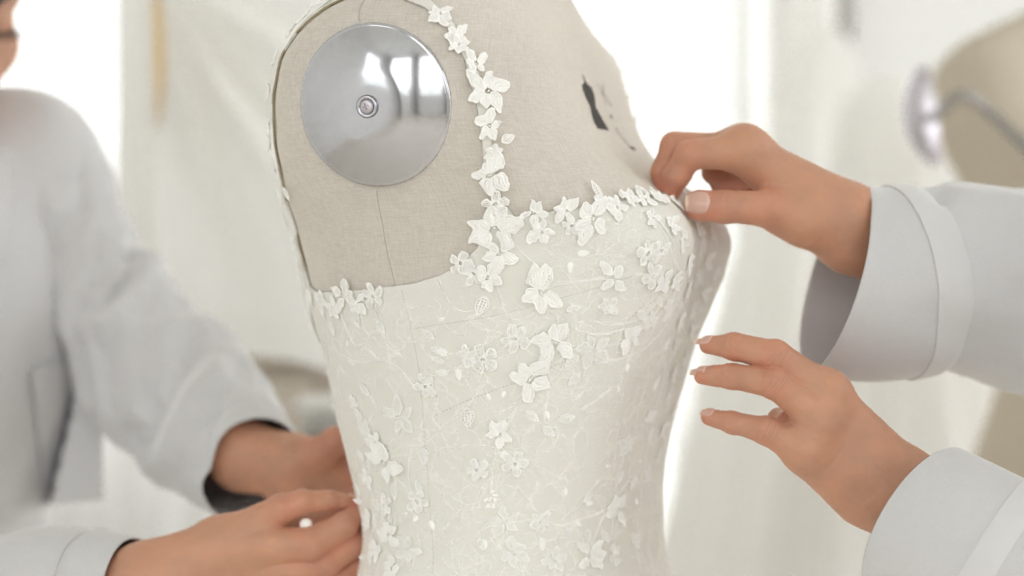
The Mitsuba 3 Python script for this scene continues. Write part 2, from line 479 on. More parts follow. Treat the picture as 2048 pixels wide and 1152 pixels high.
obj('top', box([st0[0], 2.66, zt - 0.03], [st1[0] + 0.05, 2.94, zt], 0.006), 'mat_frame', stool, False)
for sx in (st0[0] + 0.03, st1[0] + 0.02):
    for sy in (2.69, 2.91):
        obj('leg', tube([[sx, sy, zt - 0.03], [sx, sy, 0]], [0.016, 0.011], 10), 'mat_frame', stool)


def cloth_stack(lo, hi, layers):
    parts = []
    for q in range(layers):
        z0, z1 = lo[2] + (hi[2] - lo[2]) * q / layers, lo[2] + (hi[2] - lo[2]) * (q + 1) / layers
        e = 0.006 * math.sin(q * 2.1)
        parts.append(box([lo[0] + e, lo[1] + e, z0 + 0.0006], [hi[0] + e, hi[1] + e, z1 - 0.0006], 0.004))
    return join(parts)


a0, a1 = at(600, 842, 2.75), at(730, 800, 2.75)
b0, b1 = at(612, 880, 2.75), at(720, 842, 2.75)
obj('grey_box', box([b0[0], 2.70, zt], [b1[0], 2.88, b1[2]], 0.006), 'mat_grey', smooth=False, label='dark grey box on the small side table behind the dress', cat='box')
obj('folded_cloth', cloth_stack([a0[0], 2.69, b1[2]], [a1[0], 2.89, a1[2]], 3), 'mat_cloth', smooth=40, label='folded white cloth on top of the grey box', cat='cloth')


def gown(apex, base, r0, r1, pleats, seed, lobes=0.35, d_sq=0.6):
    """A gown hanging from a small round top, falling in deep pleats to the floor."""
    r = np.random.default_rng(seed)
    ph = r.uniform(0, 6.28, 6)

    def fn(u, v):
        a = u * 2 * np.pi
        c = apex[None] + (base - apex)[None] * (v ** 1.15)[:, None]
        rad = r0 * np.sqrt(np.clip(v / 0.05, 0, 1)) + (r1 - r0) * v ** 1.05
        fold = np.sin(a * pleats + ph[0] + 0.7 * np.sin(a * 2 + ph[1])) + 0.5 * np.sin(a * (pleats * 2 + 1) + ph[2] + v * 2)
        rad = rad * (1 + 0.20 * fold * np.clip(v * 3, 0, 1) ** 0.7)
        return c + np.stack([rad * np.cos(a), rad * np.sin(a) * d_sq, 0 * a], 1)
    return cloth_sheet(fn, 220, 70)


A, Bs = at(1655, 48, 3.24), at(1545, 1500, 3.24)
Bs[2] = 0.02
obj('white_gown', gown(A, Bs + [-0.02, 0, 0], 0.034, 0.27, 6, 3, d_sq=.5), 'mat_gown', label='white gown falling in long pale folds beside the middle window', cat='gown')
A, Bs = at(1768, 150, 2.96), at(1745, 1500, 2.96)
Bs[2] = 0.02
obj('white_gown', gown(A, Bs + [0.02, 0, 0], 0.044, 0.24, 6, 8, d_sq=.5), 'mat_gown', label='white gown with a rounded top directly left of the round chrome lamp', cat='gown')

# ------------------------------------------------------------------ the dress form: radius over angle and height
KNOTS = np.array([(-0.32, 0.1411, 0.1227), (-0.26, 0.1257, 0.1071), (-0.22, 0.1117, 0.0997), (-0.195, 0.1026, 0.0957), (-0.164, 0.0967, 0.0926), (-0.13, 0.0973, 0.1), (-0.108, 0.1003, 0.1057), (-0.086, 0.1049, 0.1118), (-0.064, 0.1099, 0.1158), (-0.042, 0.1119, 0.1201), (-0.02, 0.1107, 0.127), (0, 0.1073, 0.1307), (0.016, 0.1066, 0.1331), (0.033, 0.1098, 0.1358), (0.05, 0.1124, 0.1336), (0.066, 0.1074, 0.1259), (0.083, 0.1001, 0.1136), (0.105, 0.0927, 0.101), (0.127, 0.0876, 0.0946), (0.145, 0.0806, 0.0911), (0.161, 0.0724, 0.0805), (0.175, 0.0606, 0.0687), (0.185, 0.053, 0.061), (0.195, 0.0485, 0.057), (0.205, 0.0465, 0.0555), (0.235, 0.047, 0.054), (0.33, 0.047, 0.052)])
AF, AB = Pchip(KNOTS[:, 0], KNOTS[:, 1]), Pchip(KNOTS[:, 0], KNOTS[:, 2])
BW = Pchip([-.32, -.25, -.195, -.164, -.13, -.086, -.042, 0, .0325, .083, .127, .161, .185, .205, .222, .235, .26, .33],
           [.165, .145, .125, .118, .119, .126, .135, .143, .150, .160, .166, .166, .152, .117, .080, .059, .054, .054])
NE = Pchip([-.32, -.1, .03, .07, .1, .16, .2, .23, .33], [2.2, 2.2, 2.4, 3.0, 3.6, 3.6, 2.6, 2, 2])
CXC = Pchip([-.32, -.2, .03, .127, .2, .25, .33], [.0, .0, .0, -.03, -.022, -.016, -.016])
YAW = math.radians(20)
FV = np.array([math.cos(YAW), -math.sin(YAW), 0.0])      # the way the form faces
RV = np.array([-math.sin(YAW), -math.cos(YAW), 0.0])     # its right side
CY = 1.64
ZT = np.array([0, 0, 1.0])


def radius(th, z):
    c, s = np.cos(th), np.sin(th)
    n = NE(z)
    a = np.where(c > 0, AF(z), AB(z))
    r = (np.abs(c / a) ** n + np.abs(s / BW(z)) ** n) ** (-1 / n)
    sz = np.where(z > .024, .040, .050)
    bt, st = math.radians(26), math.radians(25)
    t = (th + np.pi) % (2 * np.pi) - np.pi
    return r + .032 * (np.exp(-((t - bt) / st) ** 2) + np.exp(-((t + bt) / st) ** 2)) * np.exp(-((z - .024) / sz) ** 2)


def surf(th, z, h=0.0):
    """Points on the form at angle th (0 front, + its right side) and height z over the eye, lifted h along the normal."""
    th, z = np.asarray(th, float), np.asarray(z, float)

    def P(t, zz):
        rr = radius(t, zz)[..., None]
        o = np.stack([CXC(zz), np.full_like(zz, CY), zz + CZ], -1)
        return o + rr * (np.cos(t)[..., None] * FV + np.sin(t)[..., None] * RV)
    p = P(th, z)
    if np.isscalar(h) and h == 0:
        return p
    e = 1e-3
    du, dv = P(th + e, z) - P(th - e, z), P(th, z + e) - P(th, z - e)
    n = np.cross(dv, du)
    n /= np.linalg.norm(n, axis=-1, keepdims=True)
    return p + n * np.asarray(h)[..., None]


def unsurf(q):
    """The angle and height of points near the form."""
    z = q[..., 2] - CZ
    x, y = q[..., 0] - CXC(z), q[..., 1] - CY
    return np.arctan2(x * RV[0] + y * RV[1], x * FV[0] + y * FV[1]), z


def on_form(px, py):
    """(angle, height) of the near side of the form where the photograph shows that place."""
    d = np.linspace(1.40, 1.76, 721)
    q = np.stack([(px - 1024) / FPX * d, d, CZ + (576 - py) / FPX * d], 1)
    th, z = unsurf(q)
    g = np.hypot(q[:, 0] - CXC(z), q[:, 1] - CY) - radius(th, z)
    i = np.nonzero(g < 0)[0]
    i = i[0] if len(i) else g.argmin()
    return th[i], z[i]


def torso_mesh(nt, zs, h=0.0):
    th = np.linspace(-np.pi, np.pi, nt)
    t, z = np.meshgrid(th, zs, indexing='ij')
    v = surf(t.ravel(), z.ravel(), h if h else 0.0)
    uv = np.stack([t.ravel() * 0.13, z.ravel()], 1)
    return v, grid_faces(nt, len(zs))[:, ::-1], uv


zs_t = np.concatenate([np.linspace(-.33, .18, 200), np.linspace(.183, .262, 60)])
v, f, uv = torso_mesh(361, zs_t)
form = thing('dress_form', 'linen dress form in the middle wearing the lace wedding dress', 'dress form')
obj('torso', (v, f), 'mat_linen', form, True, uv=uv)
neck_c = np.array([float(CXC(.262)), CY, CZ + .262])
obj('neck_cap', lathe([(0.0, .030), (.012, .029), (.02, .022), (.022, .014), (.050, .010), (.0545, .004), (.0545, -.004), (.052, -.006), (0, -.006)], neck_c + [0, 0, .0005], ZT, 40), 'mat_table', form, 40)
obj('stand_pole', tube([[0, CY, .05], [0, CY, CZ - .31]], .018, 16), 'mat_steel', form)
obj('stand_base', lathe([(0, .05), (.05, .05), (.17, .03), (.18, .02), (.18, 0), (0, 0)], [0, CY, 0.0], ZT, 40), 'mat_table', form, 40)


def seam_on_form(pts, name, mat, parent, r=.0004, h=.0001, n=60, **kw):
    tz = spline(np.array([[*on_form(*p), 0] for p in pts]), n)
    return obj(name, tube(surf(tz[:, 0], tz[:, 1], h), r, 5), mat, parent, **kw)


mat('mat_seam', two(diffuse(rgb(0.52, 0.475, 0.415))))
seam_on_form([(755, 381), (762, 430), (771, 480), (781, 530), (792, 574)], 'side_seam', 'mat_seam', form, .00045, 0.0)
seam_on_form([(722, 44), (720, 22), (728, 2), (740, -10)], 'side_seam', 'mat_seam', form, .00045, 0.0)
th = np.linspace(-np.pi, np.pi, 120)
zc = .1975 + .012 * np.sin(th / 2) ** 2 + 0.004
obj('neck_seam', tube(surf(th, zc, 0.0), .00055, 5), 'mat_seam', form)

# chrome arm plate with its screw
tilt = math.radians(8.5)
PN = RV * math.cos(tilt) - ZT * math.sin(tilt)
PC = at(749, 210, 1.489)


def dome(r):
    return .0125 * (1 - (r / .050) ** 2.1) - .0016 * np.exp(-(r / .016) ** 2) + .00012 * np.exp(-((r - .024) / .004) ** 2)


rr = np.linspace(.0005, .0488, 70)
prof = [(r, dome(r)) for r in rr] + [(.0496, .0006), (.0502, .0), (.0505, -.0008), (.0503, -.0018), (.0495, -.0024), (.047, -.0026)]
plate = obj('arm_plate', lathe(prof[::-1], PC, PN, 160), 'mat_chrome', form)
cz0 = dome(0.0)
ring = [(.0040, cz0 + .0002), (.0062, cz0 + .0006), (.0070, cz0 + .0013), (.0062, cz0 + .0020), (.0050, cz0 + .0016), (.0044, cz0 + .0006)]
obj('washer', lathe(ring[::-1], PC, PN, 48), 'mat_chrome', plate)
head = manifold3d.Manifold.revolve(manifold3d.CrossSection([[(0, 0), (.0042, 0), (.0042, .0008), (.0036, .0016), (.0022, .0021), (0, .0023)]]), 40)
for ang in (20, 110):
    head = head - manifold3d.Manifold.cube([.0042, .0010, .003], True).rotate([0, 0, ang]).translate([0, 0, .0022])
hm = head.to_mesh()
e1 = np.cross(ZT, PN); e1 /= np.linalg.norm(e1); e2 = np.cross(PN, e1)
hv = hm.vert_properties[:, :3]
obj('screw', (PC + PN * (cz0 + .0006) + hv[:, :1] * e1 + hv[:, 1:2] * e2 + hv[:, 2:3] * PN, hm.tri_verts), 'mat_steel', plate, False)

# printed mark: a little dress form and letters down the chest
def print_on(polys, px, py, su, name, mat, parent, h=.00022):
    t0, z0 = on_form(px, py)
    r0 = float(radius(np.array(t0), np.array(z0)))
    parts = []
    for pts in polys:
        g = shapely.Polygon(pts).segmentize(.0012)
        v2, f2 = trimesh.creation.triangulate_polygon(g, engine='earcut')
        m = trimesh.Trimesh(np.c_[v2, np.zeros(len(v2))], f2, process=False).subdivide()
        a, z = t0 - m.vertices[:, 0] * su / r0, z0 - m.vertices[:, 1]
        parts.append((surf(a, z, h), m.faces[:, ::-1]))
    return obj(name, join(parts), mat, parent)


half = [(.0007, 0), (.0007, .0035), (.0010, .0045), (.0022, .0060), (.0050, .0078), (.0056, .0110), (.0050, .0150), (.0036, .0195), (.0031, .0215), (.0040, .0255), (.0056, .0320), (.0058, .0368)]
body = [(x * 2.0, y) for x, y in half] + [(-x * 2.0, y) for x, y in half[::-1]]
mark = print_on([body], 1165, 150, 1.0, 'printed_mark', 'mat_ink', form)
K = [[(0, 0), (.0020, 0), (.0020, .0150), (0, .0150)], [(.0020, .0070), (.0100, 0), (.0124, 0), (.0036, .0080)], [(.0034, .0062), (.0056, .0060), (.0128, .0150), (.0102, .0150)]]
print_on(K, 1195, 166, 1.0, 'printed_letter', 'mat_inkpale', form)
print_on([[(0, 0), (.0045, 0), (.0045, .0026), (0, .0026)]], 1218, 229, 1.0, 'printed_dot', 'mat_ink', form)
print_on([[(0, 0), (.0018, 0), (.0018, .0130), (.0105, .0130), (.0105, .0155), (0, .0155)]], 1229, 254, 1.0, 'printed_letter', 'mat_ink', form)

# ------------------------------------------------------------------ the wedding dress
dress = thing('wedding_dress', 'ivory lace wedding dress being fitted on the linen dress form', 'dress')
D = math.radians


def clip_mesh(v, f, s, extra):
    """The part of the mesh where s > 0; extra: per-vertex arrays that are cut along."""
    cols = np.hstack([v] + [e.reshape(len(v), -1) for e in extra])
    sg = s[f] > 0
    k = sg.sum(1)
    out, new, n = [f[k == 3]], [], len(v)

    def cut(a, b):
        nonlocal n
        t = (s[a] / (s[a] - s[b]))[:, None]
        new.append(cols[a] * (1 - t) + cols[b] * t)
        i = np.arange(n, n + len(a)); n += len(a)
        return i
    for want, one in ((1, True), (2, False)):
        g = f[k == want]; q = sg[k == want]
        if not len(g):
            continue
        lone = np.argmax(q == one, 1)
        r = np.arange(len(g))
        a, b, c = g[r, lone], g[r, (lone + 1) % 3], g[r, (lone + 2) % 3]
        if one:
            out.append(np.stack([a, cut(a, b), cut(a, c)], 1))
        else:
            x, y = cut(b, a), cut(c, a)
            out += [np.stack([x, b, c], 1), np.stack([x, c, y], 1)]
    cols = np.vstack([cols] + new)
    F = np.vstack(out)
    used = np.unique(F)
    remap = np.full(len(cols), -1); remap[used] = np.arange(len(used))
    return cols[used, :3], remap[F], cols[used, 3:]


neck_px = [(1030, 434), (1100, 422), (1200, 411), (1280, 398)]
arm_px = [(992, 430), (975, 465), (950, 500), (920, 530), (880, 550), (830, 566), (790, 571), (760, 574), (700, 582), (640, 583), (624, 572)]
strap_in = [(800, -2), (850, 18), (893, 55), (928, 120), (952, 200), (963, 270), (967, 330), (981, 390)]
strap_out = [(1004, 400), (988, 340), (981, 270), (972, 190), (944, 110), (906, 48), (862, 4)]
deg = lambda l: [tuple(np.degrees([q[0]])) + (q[1],) for q in (on_form(*p) for p in l)]
back_px = [(138.4, .0308), (132.5, .0602), (127, .0885), (120.5, .1122), (117, .1447), (111, .1622), (105, .1746), (100.7, .180)]
half_poly = [(0, -.34), (180.5, -.34), (180.5, .150), (150, .160), (125, .176), (112, .1885), (100, .1955), (92, .1975), (86, .1905)]
half_poly += deg(strap_out[::-1]) + deg(neck_px) + [(20, .0605), (0, .0625)]
hole = [(93, .188), *back_px[::-1], *deg(arm_px[::-1]), *deg(strap_in[::-1])]
sc_ = np.array([.13 * math.pi / 180, 1.0])
outer_poly = shapely.Polygon(np.array(half_poly) * sc_).buffer(0)
inner_poly = shapely.Polygon(np.array(hole) * sc_).buffer(0)
region = outer_poly.difference(inner_poly)
zs_d = np.concatenate([np.linspace(-.33, -.02, 90), np.linspace(-.0185, .1825, 190), np.linspace(.184, .2, 26)])
th_d = np.concatenate([np.linspace(-np.pi, -.03, 200), np.linspace(0, np.pi, 420)])
tt, zz = np.meshgrid(th_d, zs_d, indexing='ij')
tt, zz = tt.ravel(), zz.ravel()
P2 = shapely.points(np.c_[np.abs(tt) * .13, zz])
edge = region.boundary
near_edge = shapely.distance(edge, P2)
s_in = np.where(shapely.contains_xy(region, np.abs(tt) * .13 + 1e-9, zz), near_edge, -near_edge)
s_in[np.isclose(np.abs(tt), 0) & (zz < .062)] = .02
# thickness: outer and inner skin and the cut edge between them
vv, ff, ex = clip_mesh(np.c_[tt, zz, 0 * tt], grid_faces(len(th_d), len(zs_d))[:, ::-1], s_in, [tt])
vo, vi = surf(vv[:, 0], vv[:, 1], .0017), surf(vv[:, 0], vv[:, 1], .0004)
ed = np.sort(np.vstack([ff[:, [0, 1]], ff[:, [1, 2]], ff[:, [2, 0]]]), 1)
di = np.vstack([ff[:, [0, 1]], ff[:, [1, 2]], ff[:, [2, 0]]])
key_ = ed[:, 0].astype(np.int64) * len(vv) + ed[:, 1]
uq, first, cnt_ = np.unique(key_, return_index=True, return_counts=True)
be = di[first[cnt_ == 1]]
n0 = len(vo)
rim = np.vstack([np.stack([be[:, 1], be[:, 0], be[:, 0] + n0], 1), np.stack([be[:, 1], be[:, 0] + n0, be[:, 1] + n0], 1)])
uvd = np.c_[vv[:, 0] * .13, vv[:, 1]]
obj('bodice', (np.vstack([vo, vi]), np.vstack([ff, ff[:, ::-1] + n0, rim])), 'mat_ivory', dress, True, uv=np.vstack([uvd, uvd]))
# narrow brown edging inside the back of the armhole
hb = np.array([(136.8, .0005), (137.6, .0308), (131.7, .0602), (126.2, .0885), (119.6, .1122), (116.2, .1447), (110.2, .1622), (104.2, .1746), (99.7, .180)])
hb = spline(np.c_[np.radians(hb[:, 0]), hb[:, 1], 0 * hb[:, 0]], 120)
obj('edging', tube(surf(hb[:, 0], hb[:, 1], .0011), .0006, 5), 'mat_edging', dress)


# the skirt below the hips
def skirt(u, v):
    a = (u - .5) * 2 * np.pi
    z = -.325 - v * (CZ - .325 - .015)
    base = surf(a, np.full_like(a, -.325), .0019)
    out = base - np.array([0, CY, 0]) * 0
    dirv = base - np.array([0.0, CY, CZ - .325])
    k = 1 + .95 * v ** 1.25 + .10 * v * np.sin(a * 14) + .05 * v * np.sin(a * 31 + 1)
    return np.array([0.0, CY, 0]) + dirv * [1, 1, 0] * k[:, None] + np.c_[0 * z, 0 * z, z + CZ]


sk = cloth_sheet(skirt, 300, 40)
obj('skirt', sk, 'mat_ivory', dress, True, uv=np.c_[np.linspace(0, 1, len(sk[0])) * 0 + .2, sk[0][:, 2]])


# seams with a fine running stitch
def stitches(pts, n_st, name='stitching'):
    tz = spline(np.array([[*on_form(*p), 0] for p in pts]), n_st * 4 + 1)
    parts = [tube(surf(tz[i * 4:i * 4 + 3, 0], tz[i * 4:i * 4 + 3, 1],   .0018), .00021, 4) for i in range(n_st)]
    obj(name, join(parts), 'mat_stitch', dress, False)


stitches([(806, 580), (818, 625), (830, 680), (842, 750), (849, 830), (854, 900), (861, 990), (867, 1070), (868, 1150)], 150)
stitches([(832, 656), (900, 645), (990, 630), (1060, 612), (1130, 592), (1200, 572), (1262, 550)], 110)
stitches([(870, 832), (930, 802), (1000, 775), (1080, 742), (1160, 705), (1230, 660), (1290, 600)], 60)


# ------------------------------------------------------------------ lace appliqués
def petal(L, W, kind, base=.16, nl=9, nw=6, hole=.5, bend=0.0, r=.00042, bulge=.0007, lift=0.0, fill=True):
    """One petal along +x from the centre: a net of threads inside a corded outline. Returns (x, y, height), faces."""
    def half(t):
        if kind == 'round':
            return W * np.sqrt(np.clip(1 - (2 * t - 1.0) ** 2 * .985, 0, 1)) ** .85 * (0.55 + .45 * t)
        if kind == 'leaf':
            return W * np.sin(np.pi * np.clip(t, 0, 1) ** .85) ** 1.05
        return W * (np.sin(np.pi * np.clip(t, 0, 1) ** .95) ** .78 * (1 - .10 * t + .07 * np.sin(t * 14 + 1)) + .05 * (1 - t))

    def place(t, s):
        x = L * (base + (1 - base) * t)
        y = s * half(t) + bend * t * t * L
        return np.stack([x, y, bulge * (1 - s * s) * np.sin(np.pi * t) + lift * t ** 2.2 + .0004], -1)
    out = []
    if fill:
        a, b = np.meshgrid(np.linspace(0, 1, nl + 1), np.linspace(-1, 1, nw + 1), indexing='ij')
        V = place(a, b)
        q = np.stack([V[:-1, :-1], V[1:, :-1], V[1:, 1:], V[:-1, 1:]], 2).reshape(-1, 4, 3)
        if hole > 0:
            c = q.mean(1, keepdims=True)
            hq = c + (q - c) * hole
            v = np.concatenate([q, hq], 1).reshape(-1, 3)
            pat = np.array([[0, 1, 5], [0, 5, 4], [1, 2, 6], [1, 6, 5], [2, 3, 7], [2, 7, 6], [3, 0, 4], [3, 4, 7]])
            fc = (pat[None] + (np.arange(len(q)) * 8)[:, None, None]).reshape(-1, 3)
        else:
            v = q.reshape(-1, 3)
            fc = (np.array([[0, 1, 2], [0, 2, 3]])[None] + (np.arange(len(q)) * 4)[:, None, None]).reshape(-1, 3)
        out.append((v, fc))
        for s in np.linspace(-.6, .6, 3 if kind != 'round' else 4):          # long threads
            tt_ = np.linspace(.05, .93, 6)
            p = place(tt_, np.full(6, s)); p[:, 2] += .0002
            out.append(tube(p, r * .55, 4, False))
    ts = np.linspace(0, 1, 13)
    loop = np.concatenate([place(ts, np.full(13, -1.0)), place(ts[::-1], np.full(13, 1.0))])
    loop[:, 2] += .0003
    out.append(tube(loop, r, 5, False))
    return join(out)


def turn(m, ang, dx=0.0, dy=0.0):
    v, f = m
    c, s = math.cos(ang), math.sin(ang)
    return np.stack([v[:, 0] * c - v[:, 1] * s + dx, v[:, 0] * s + v[:, 1] * c + dy, v[:, 2]], 1), f


def flower(kind, R, r):
    """kinds: lily (five pointed petals), solid, blossom (round petals), butterfly, outline, four."""
    u = lambda a, b: r.uniform(a, b)
    parts = []
    if kind in ('lily', 'solid', 'outline', 'star'):
        hole = {'lily': .45, 'solid': .33, 'outline': .75, 'star': .42}[kind]
        cord = .00060 if kind != 'outline' else .00042
        spread = {'lily': [0, 50, 118, 180, 262], 'solid': [0, 62, 110, 205, 285], 'outline': [0, 70, 145, 215, 288], 'star': [0, 58, 120, 176, 240, 300]}[kind]
        for k, a in enumerate(spread):
            L = R * u(.72, 1.18)
            parts.append(turn(petal(L, min(L * u(.25, .33), R * .33), 'lily', nl=12, nw=7, hole=hole, bend=u(-.26, .26), lift=u(0, .0018) if kind != 'outline' else 0,
                                    bulge=u(.0004, .0012), r=cord), math.radians(a) + u(-.2, .2)))
    elif kind == 'four':
        for k, L in enumerate((1.1, .8, .9, .8)):
            parts.append(turn(petal(R * L, R * .23, 'lily', hole=.55, r=.00055, bend=u(-.1, .1), lift=u(0, .001)), k * np.pi / 2 + u(-.25, .25)))
    elif kind == 'butterfly':
        for a, L in ((.75, 1.0), (2.35, 1.0), (-.7, .95), (-2.4, .95), (-1.57, .9)):
            parts.append(turn(petal(R * L, R * .25, 'lily', hole=.55, r=.00055, bend=u(-.15, .15), lift=u(0, .002)), a + u(-.15, .15)))
    else:
        for k in range(5):
            parts.append(turn(petal(R * u(.85, 1.05), R * u(.30, .38), 'round', nl=5, nw=5, hole=.7, bend=u(-.05, .05), bulge=.0009, r=.0005), k * 2 * np.pi / 5 + u(-.15, .15)))
        a = np.linspace(0, 2 * np.pi, 13)
        parts.append(tube(np.c_[np.cos(a) * R * .2, np.sin(a) * R * .2, np.full(13, .0011)], .0004, 4, False))
    b = trimesh.creation.icosphere(1, R * .055)
    parts.append((b.vertices * [1, 1, .6] + [0, 0, .0009], b.faces))
    v, f = join(parts)                                           # hand-made: nothing is quite regular
    o = u(0, 90)
    for c in (0, 1):
        v[:, c] += (meshkit.fbm(np.c_[v[:, :2] / R * 2.1 + o, np.full(len(v), c * 7.7)], 2) - .5) * R * .36 + (meshkit.noise(np.c_[v[:, :2] / R * 7 + o, np.full(len(v), c * 3.1)]) - .5) * R * .09
    v[:, 2] += np.clip(meshkit.noise(np.c_[v[:, :2] / R * 2.5 + o, np.full(len(v), 2.2)]) - .4, 0, 1) * .0016
    return v, f


def leaf(L, W, r, dense=.6):
    m = petal(L, W, 'leaf', base=0.0, nl=8, nw=4, hole=dense, bend=r.uniform(-.2, .2), lift=r.uniform(0, .0012), bulge=.0007, r=.0004)
    x = np.linspace(0, L, 6)
    return join([m, tube(np.c_[x, 0 * x, np.full(6, .0012)], .00032, 4, False)])


def bud(L, r):
    s = trimesh.creation.icosphere(2, 1.0).vertices
    f = trimesh.creation.icosphere(2, 1.0).faces
    w = L * .26 * (1 - .35 * s[:, 0])
    return np.c_[(s[:, 0] + 1) * L / 2, s[:, 1] * w, s[:, 2] * .0008 + .0005], f


def sew(m, px, py, ang, extra=0.0, curl=0.0):
    """Lays a flat piece on the dress: centre at that place, turned by ang, following the form; curl lifts it off with distance."""
    t0, z0 = on_form(px, py)
    return sew_at(m, t0, z0, ang, extra, curl)


def sew_at(m, t0, z0, ang, extra=0.0, curl=0.0, lay=.0017):
    v, f = turn(m, ang)
    e = 1e-3
    A_ = np.array([t0, t0 + e, t0]); Z_ = np.array([z0, z0, z0 + e])
    p0, pt, pz = surf(A_, Z_)
    ex = -(pt - p0); ex /= np.linalg.norm(ex)
    ey = pz - p0; ey -= ex * (ey @ ex); ey /= np.linalg.norm(ey)
    th, z = unsurf(p0 + v[:, :1] * ex + v[:, 1:2] * ey)
    z = np.clip(z, -.33, .25)
    h = v[:, 2] + lay + extra + curl * (v[:, 0] ** 2 + v[:, 1] ** 2)
    return surf(th, z, h), f


MM = .31e-3
lr = np.random.default_rng(11)
FLOWERS = [  # px, py, radius px, turn, kind, extra lift mm
    (877, 33, 26, .3, 'star', .4), (908, 72, 24, .8, 'solid', .4), (916, 92, 20, 2, 'lily', .6), (948, 130, 30, .5, 'solid', .5), (969, 184, 46, .9, 'star', 1.0),
    (976, 252, 30, .2, 'lily', .6), (985, 305, 22, 1.2, 'solid', .5), (981, 347, 46, -.45, 'lily', 1.0), (992, 407, 28, .1, 'blossom', .8), (984, 325, 20, 2.2, 'lily', .6),
    (990, 458, 56, .35, 'solid', 1.2), (978, 551, 38, -.5, 'solid', .8), (1000, 505, 34, 1.1, 'lily', .4), (949, 545, 26, .2, 'blossom', .2), (924, 524, 26, 1.0, 'blossom', .6),
    (1066, 424, 30, .9, 'butterfly', .6), (1083, 460, 34, .2, 'lily', .3), (1128, 421, 30, .4, 'solid', .6), (1140, 450, 20, 1.4, 'blossom', .3), (1178, 440, 44, -.35, 'lily', .8),
    (1205, 412, 24, .8, 'solid', .5), (1230, 420, 28, .1, 'lily', .3), (1256, 404, 24, 1.0, 'solid', .6), (1284, 404, 26, .4, 'solid', .5), (1306, 400, 22, 1.2, 'solid', .7), (1322, 404, 24, .3, 'lily', .8), (1345, 410, 22, .9, 'solid', .8),
    (1300, 440, 26, .1, 'lily', .2), (1340, 450, 24, .9, 'lily', .3), (1362, 480, 24, .3, 'outline', .2),
    (1221, 555, 40, .75, 'four', .6), (1290, 503, 30, .2, 'blossom', .8), (1299, 548, 30, .7, 'blossom', .8), (1079, 580, 52, -.35, 'lily', .9), (1107, 680, 46, -.6, 'lily', .8),
    (1029, 676, 30, .5, 'blossom', .3), (967, 716, 34, .2, 'blossom', .3), (938, 710, 30, 2.6, 'outline', .2), (1060, 757, 56, -.2, 'lily', 1.0), (1182, 697, 40, .3, 'outline', .1), (1254, 675, 32, .8, 'solid', .3),
    (1213, 612, 22, .4, 'outline', .1), (1296, 640, 28, .3, 'outline', .1),
    (695, 590, 40, .3, 'butterfly', .8), (648, 600, 28, .7, 'blossom', .4), (752, 590, 28, .1, 'blossom', .4), (604, 590, 26, .2, 'solid', .8), (722, 606, 24, 1.0, 'lily', .3), (673, 612, 24, 1.4, 'lily', .4), (628, 592, 22, .2, 'solid', .5),
    (855, 770, 26, .4, 'blossom', .2), (804, 832, 46, .2, 'outline', .3), (776, 922, 46, -.4, 'solid', .9), (757, 880, 26, .6, 'solid', .4), (776, 1011, 27, .2, 'blossom', .4), (838, 1003, 26, .8, 'blossom', .2),
    (785, 1066, 36, .4, 'solid', .6), (819, 1100, 34, .9, 'outline', .3), (742, 960, 26, .1, 'solid', .4), (744, 1040, 26, .9, 'solid', .4), (760, 1100, 26, .3, 'lily', .4), (790, 1140, 28, .3, 'lily', .4),
    (1000, 868, 30, -.4, 'solid', .5), (957, 938, 25, .3, 'blossom', .4), (1028, 925, 28, .9, 'blossom', .4), (1008, 1041, 40, .1, 'outline', .2), (1027, 1106, 32, .5, 'outline', .3), (1079, 1042, 26, .8, 'outline', .1),
    (1249, 886, 32, .2, 'outline', .3), (1225, 1020, 38, .25, 'solid', .6), (1174, 1110, 42, 0, 'butterfly', .8), (1293, 830, 20, .4, 'solid', .2), (1106, 1122, 30, .1, 'outline', .1), (1224, 1112, 24, .5, 'blossom', .2),
    (712, 800, 22, .3, 'outline', .2), (736, 856, 24, .9, 'outline', .2), (1288, 950, 22, .2, 'outline', .2), (1264, 1080, 24, .7, 'outline', .2),
    (1376, 432, 26, .4, 'solid', .6), (1388, 458, 24, 1.2, 'lily', .5), (1398, 490, 24, .3, 'outline', .4), (1372, 520, 26, .8, 'lily', .4), (1408, 520, 22, 2.0, 'solid', .5), (1390, 555, 24, .2, 'outline', .4), (1366, 580, 24, 1.1, 'solid', .3), (1404, 585, 22, .6, 'lily', .4),
    (1380, 615, 24, .1, 'outline', .4), (1352, 640, 24, .9, 'lily', .4), (1376, 660, 22, 1.7, 'solid', .5), (1345, 690, 22, .4, 'outline', .3), (1362, 715, 20, .8, 'solid', .5), (1340, 745, 22, .2, 'lily', .4), (1330, 790, 20, 1.0, 'outline', .3), (1338, 820, 18, .3, 'solid', .6),
    (1318, 860, 20, .7, 'lily', .3), (1310, 910, 18, .1, 'outline', .3), (1420, 470, 20, .1, 'lily', .5), (1425, 545, 18, .9, 'outline', .4), (1318, 500, 22, .5, 'outline', .2), (1322, 560, 24, 1.4, 'lily', .2), (1330, 610, 22, .9, 'outline', .3), (1345, 560, 22, .3, 'solid', .3),
]
for px, py, R, a, kind, ex in FLOWERS:
    obj('lace_flower', sew(flower(kind, R * MM * .98, lr), px, py, a + np.pi / 2, ex * 1e-3, curl=2.0), 'mat_lace', dress, True)
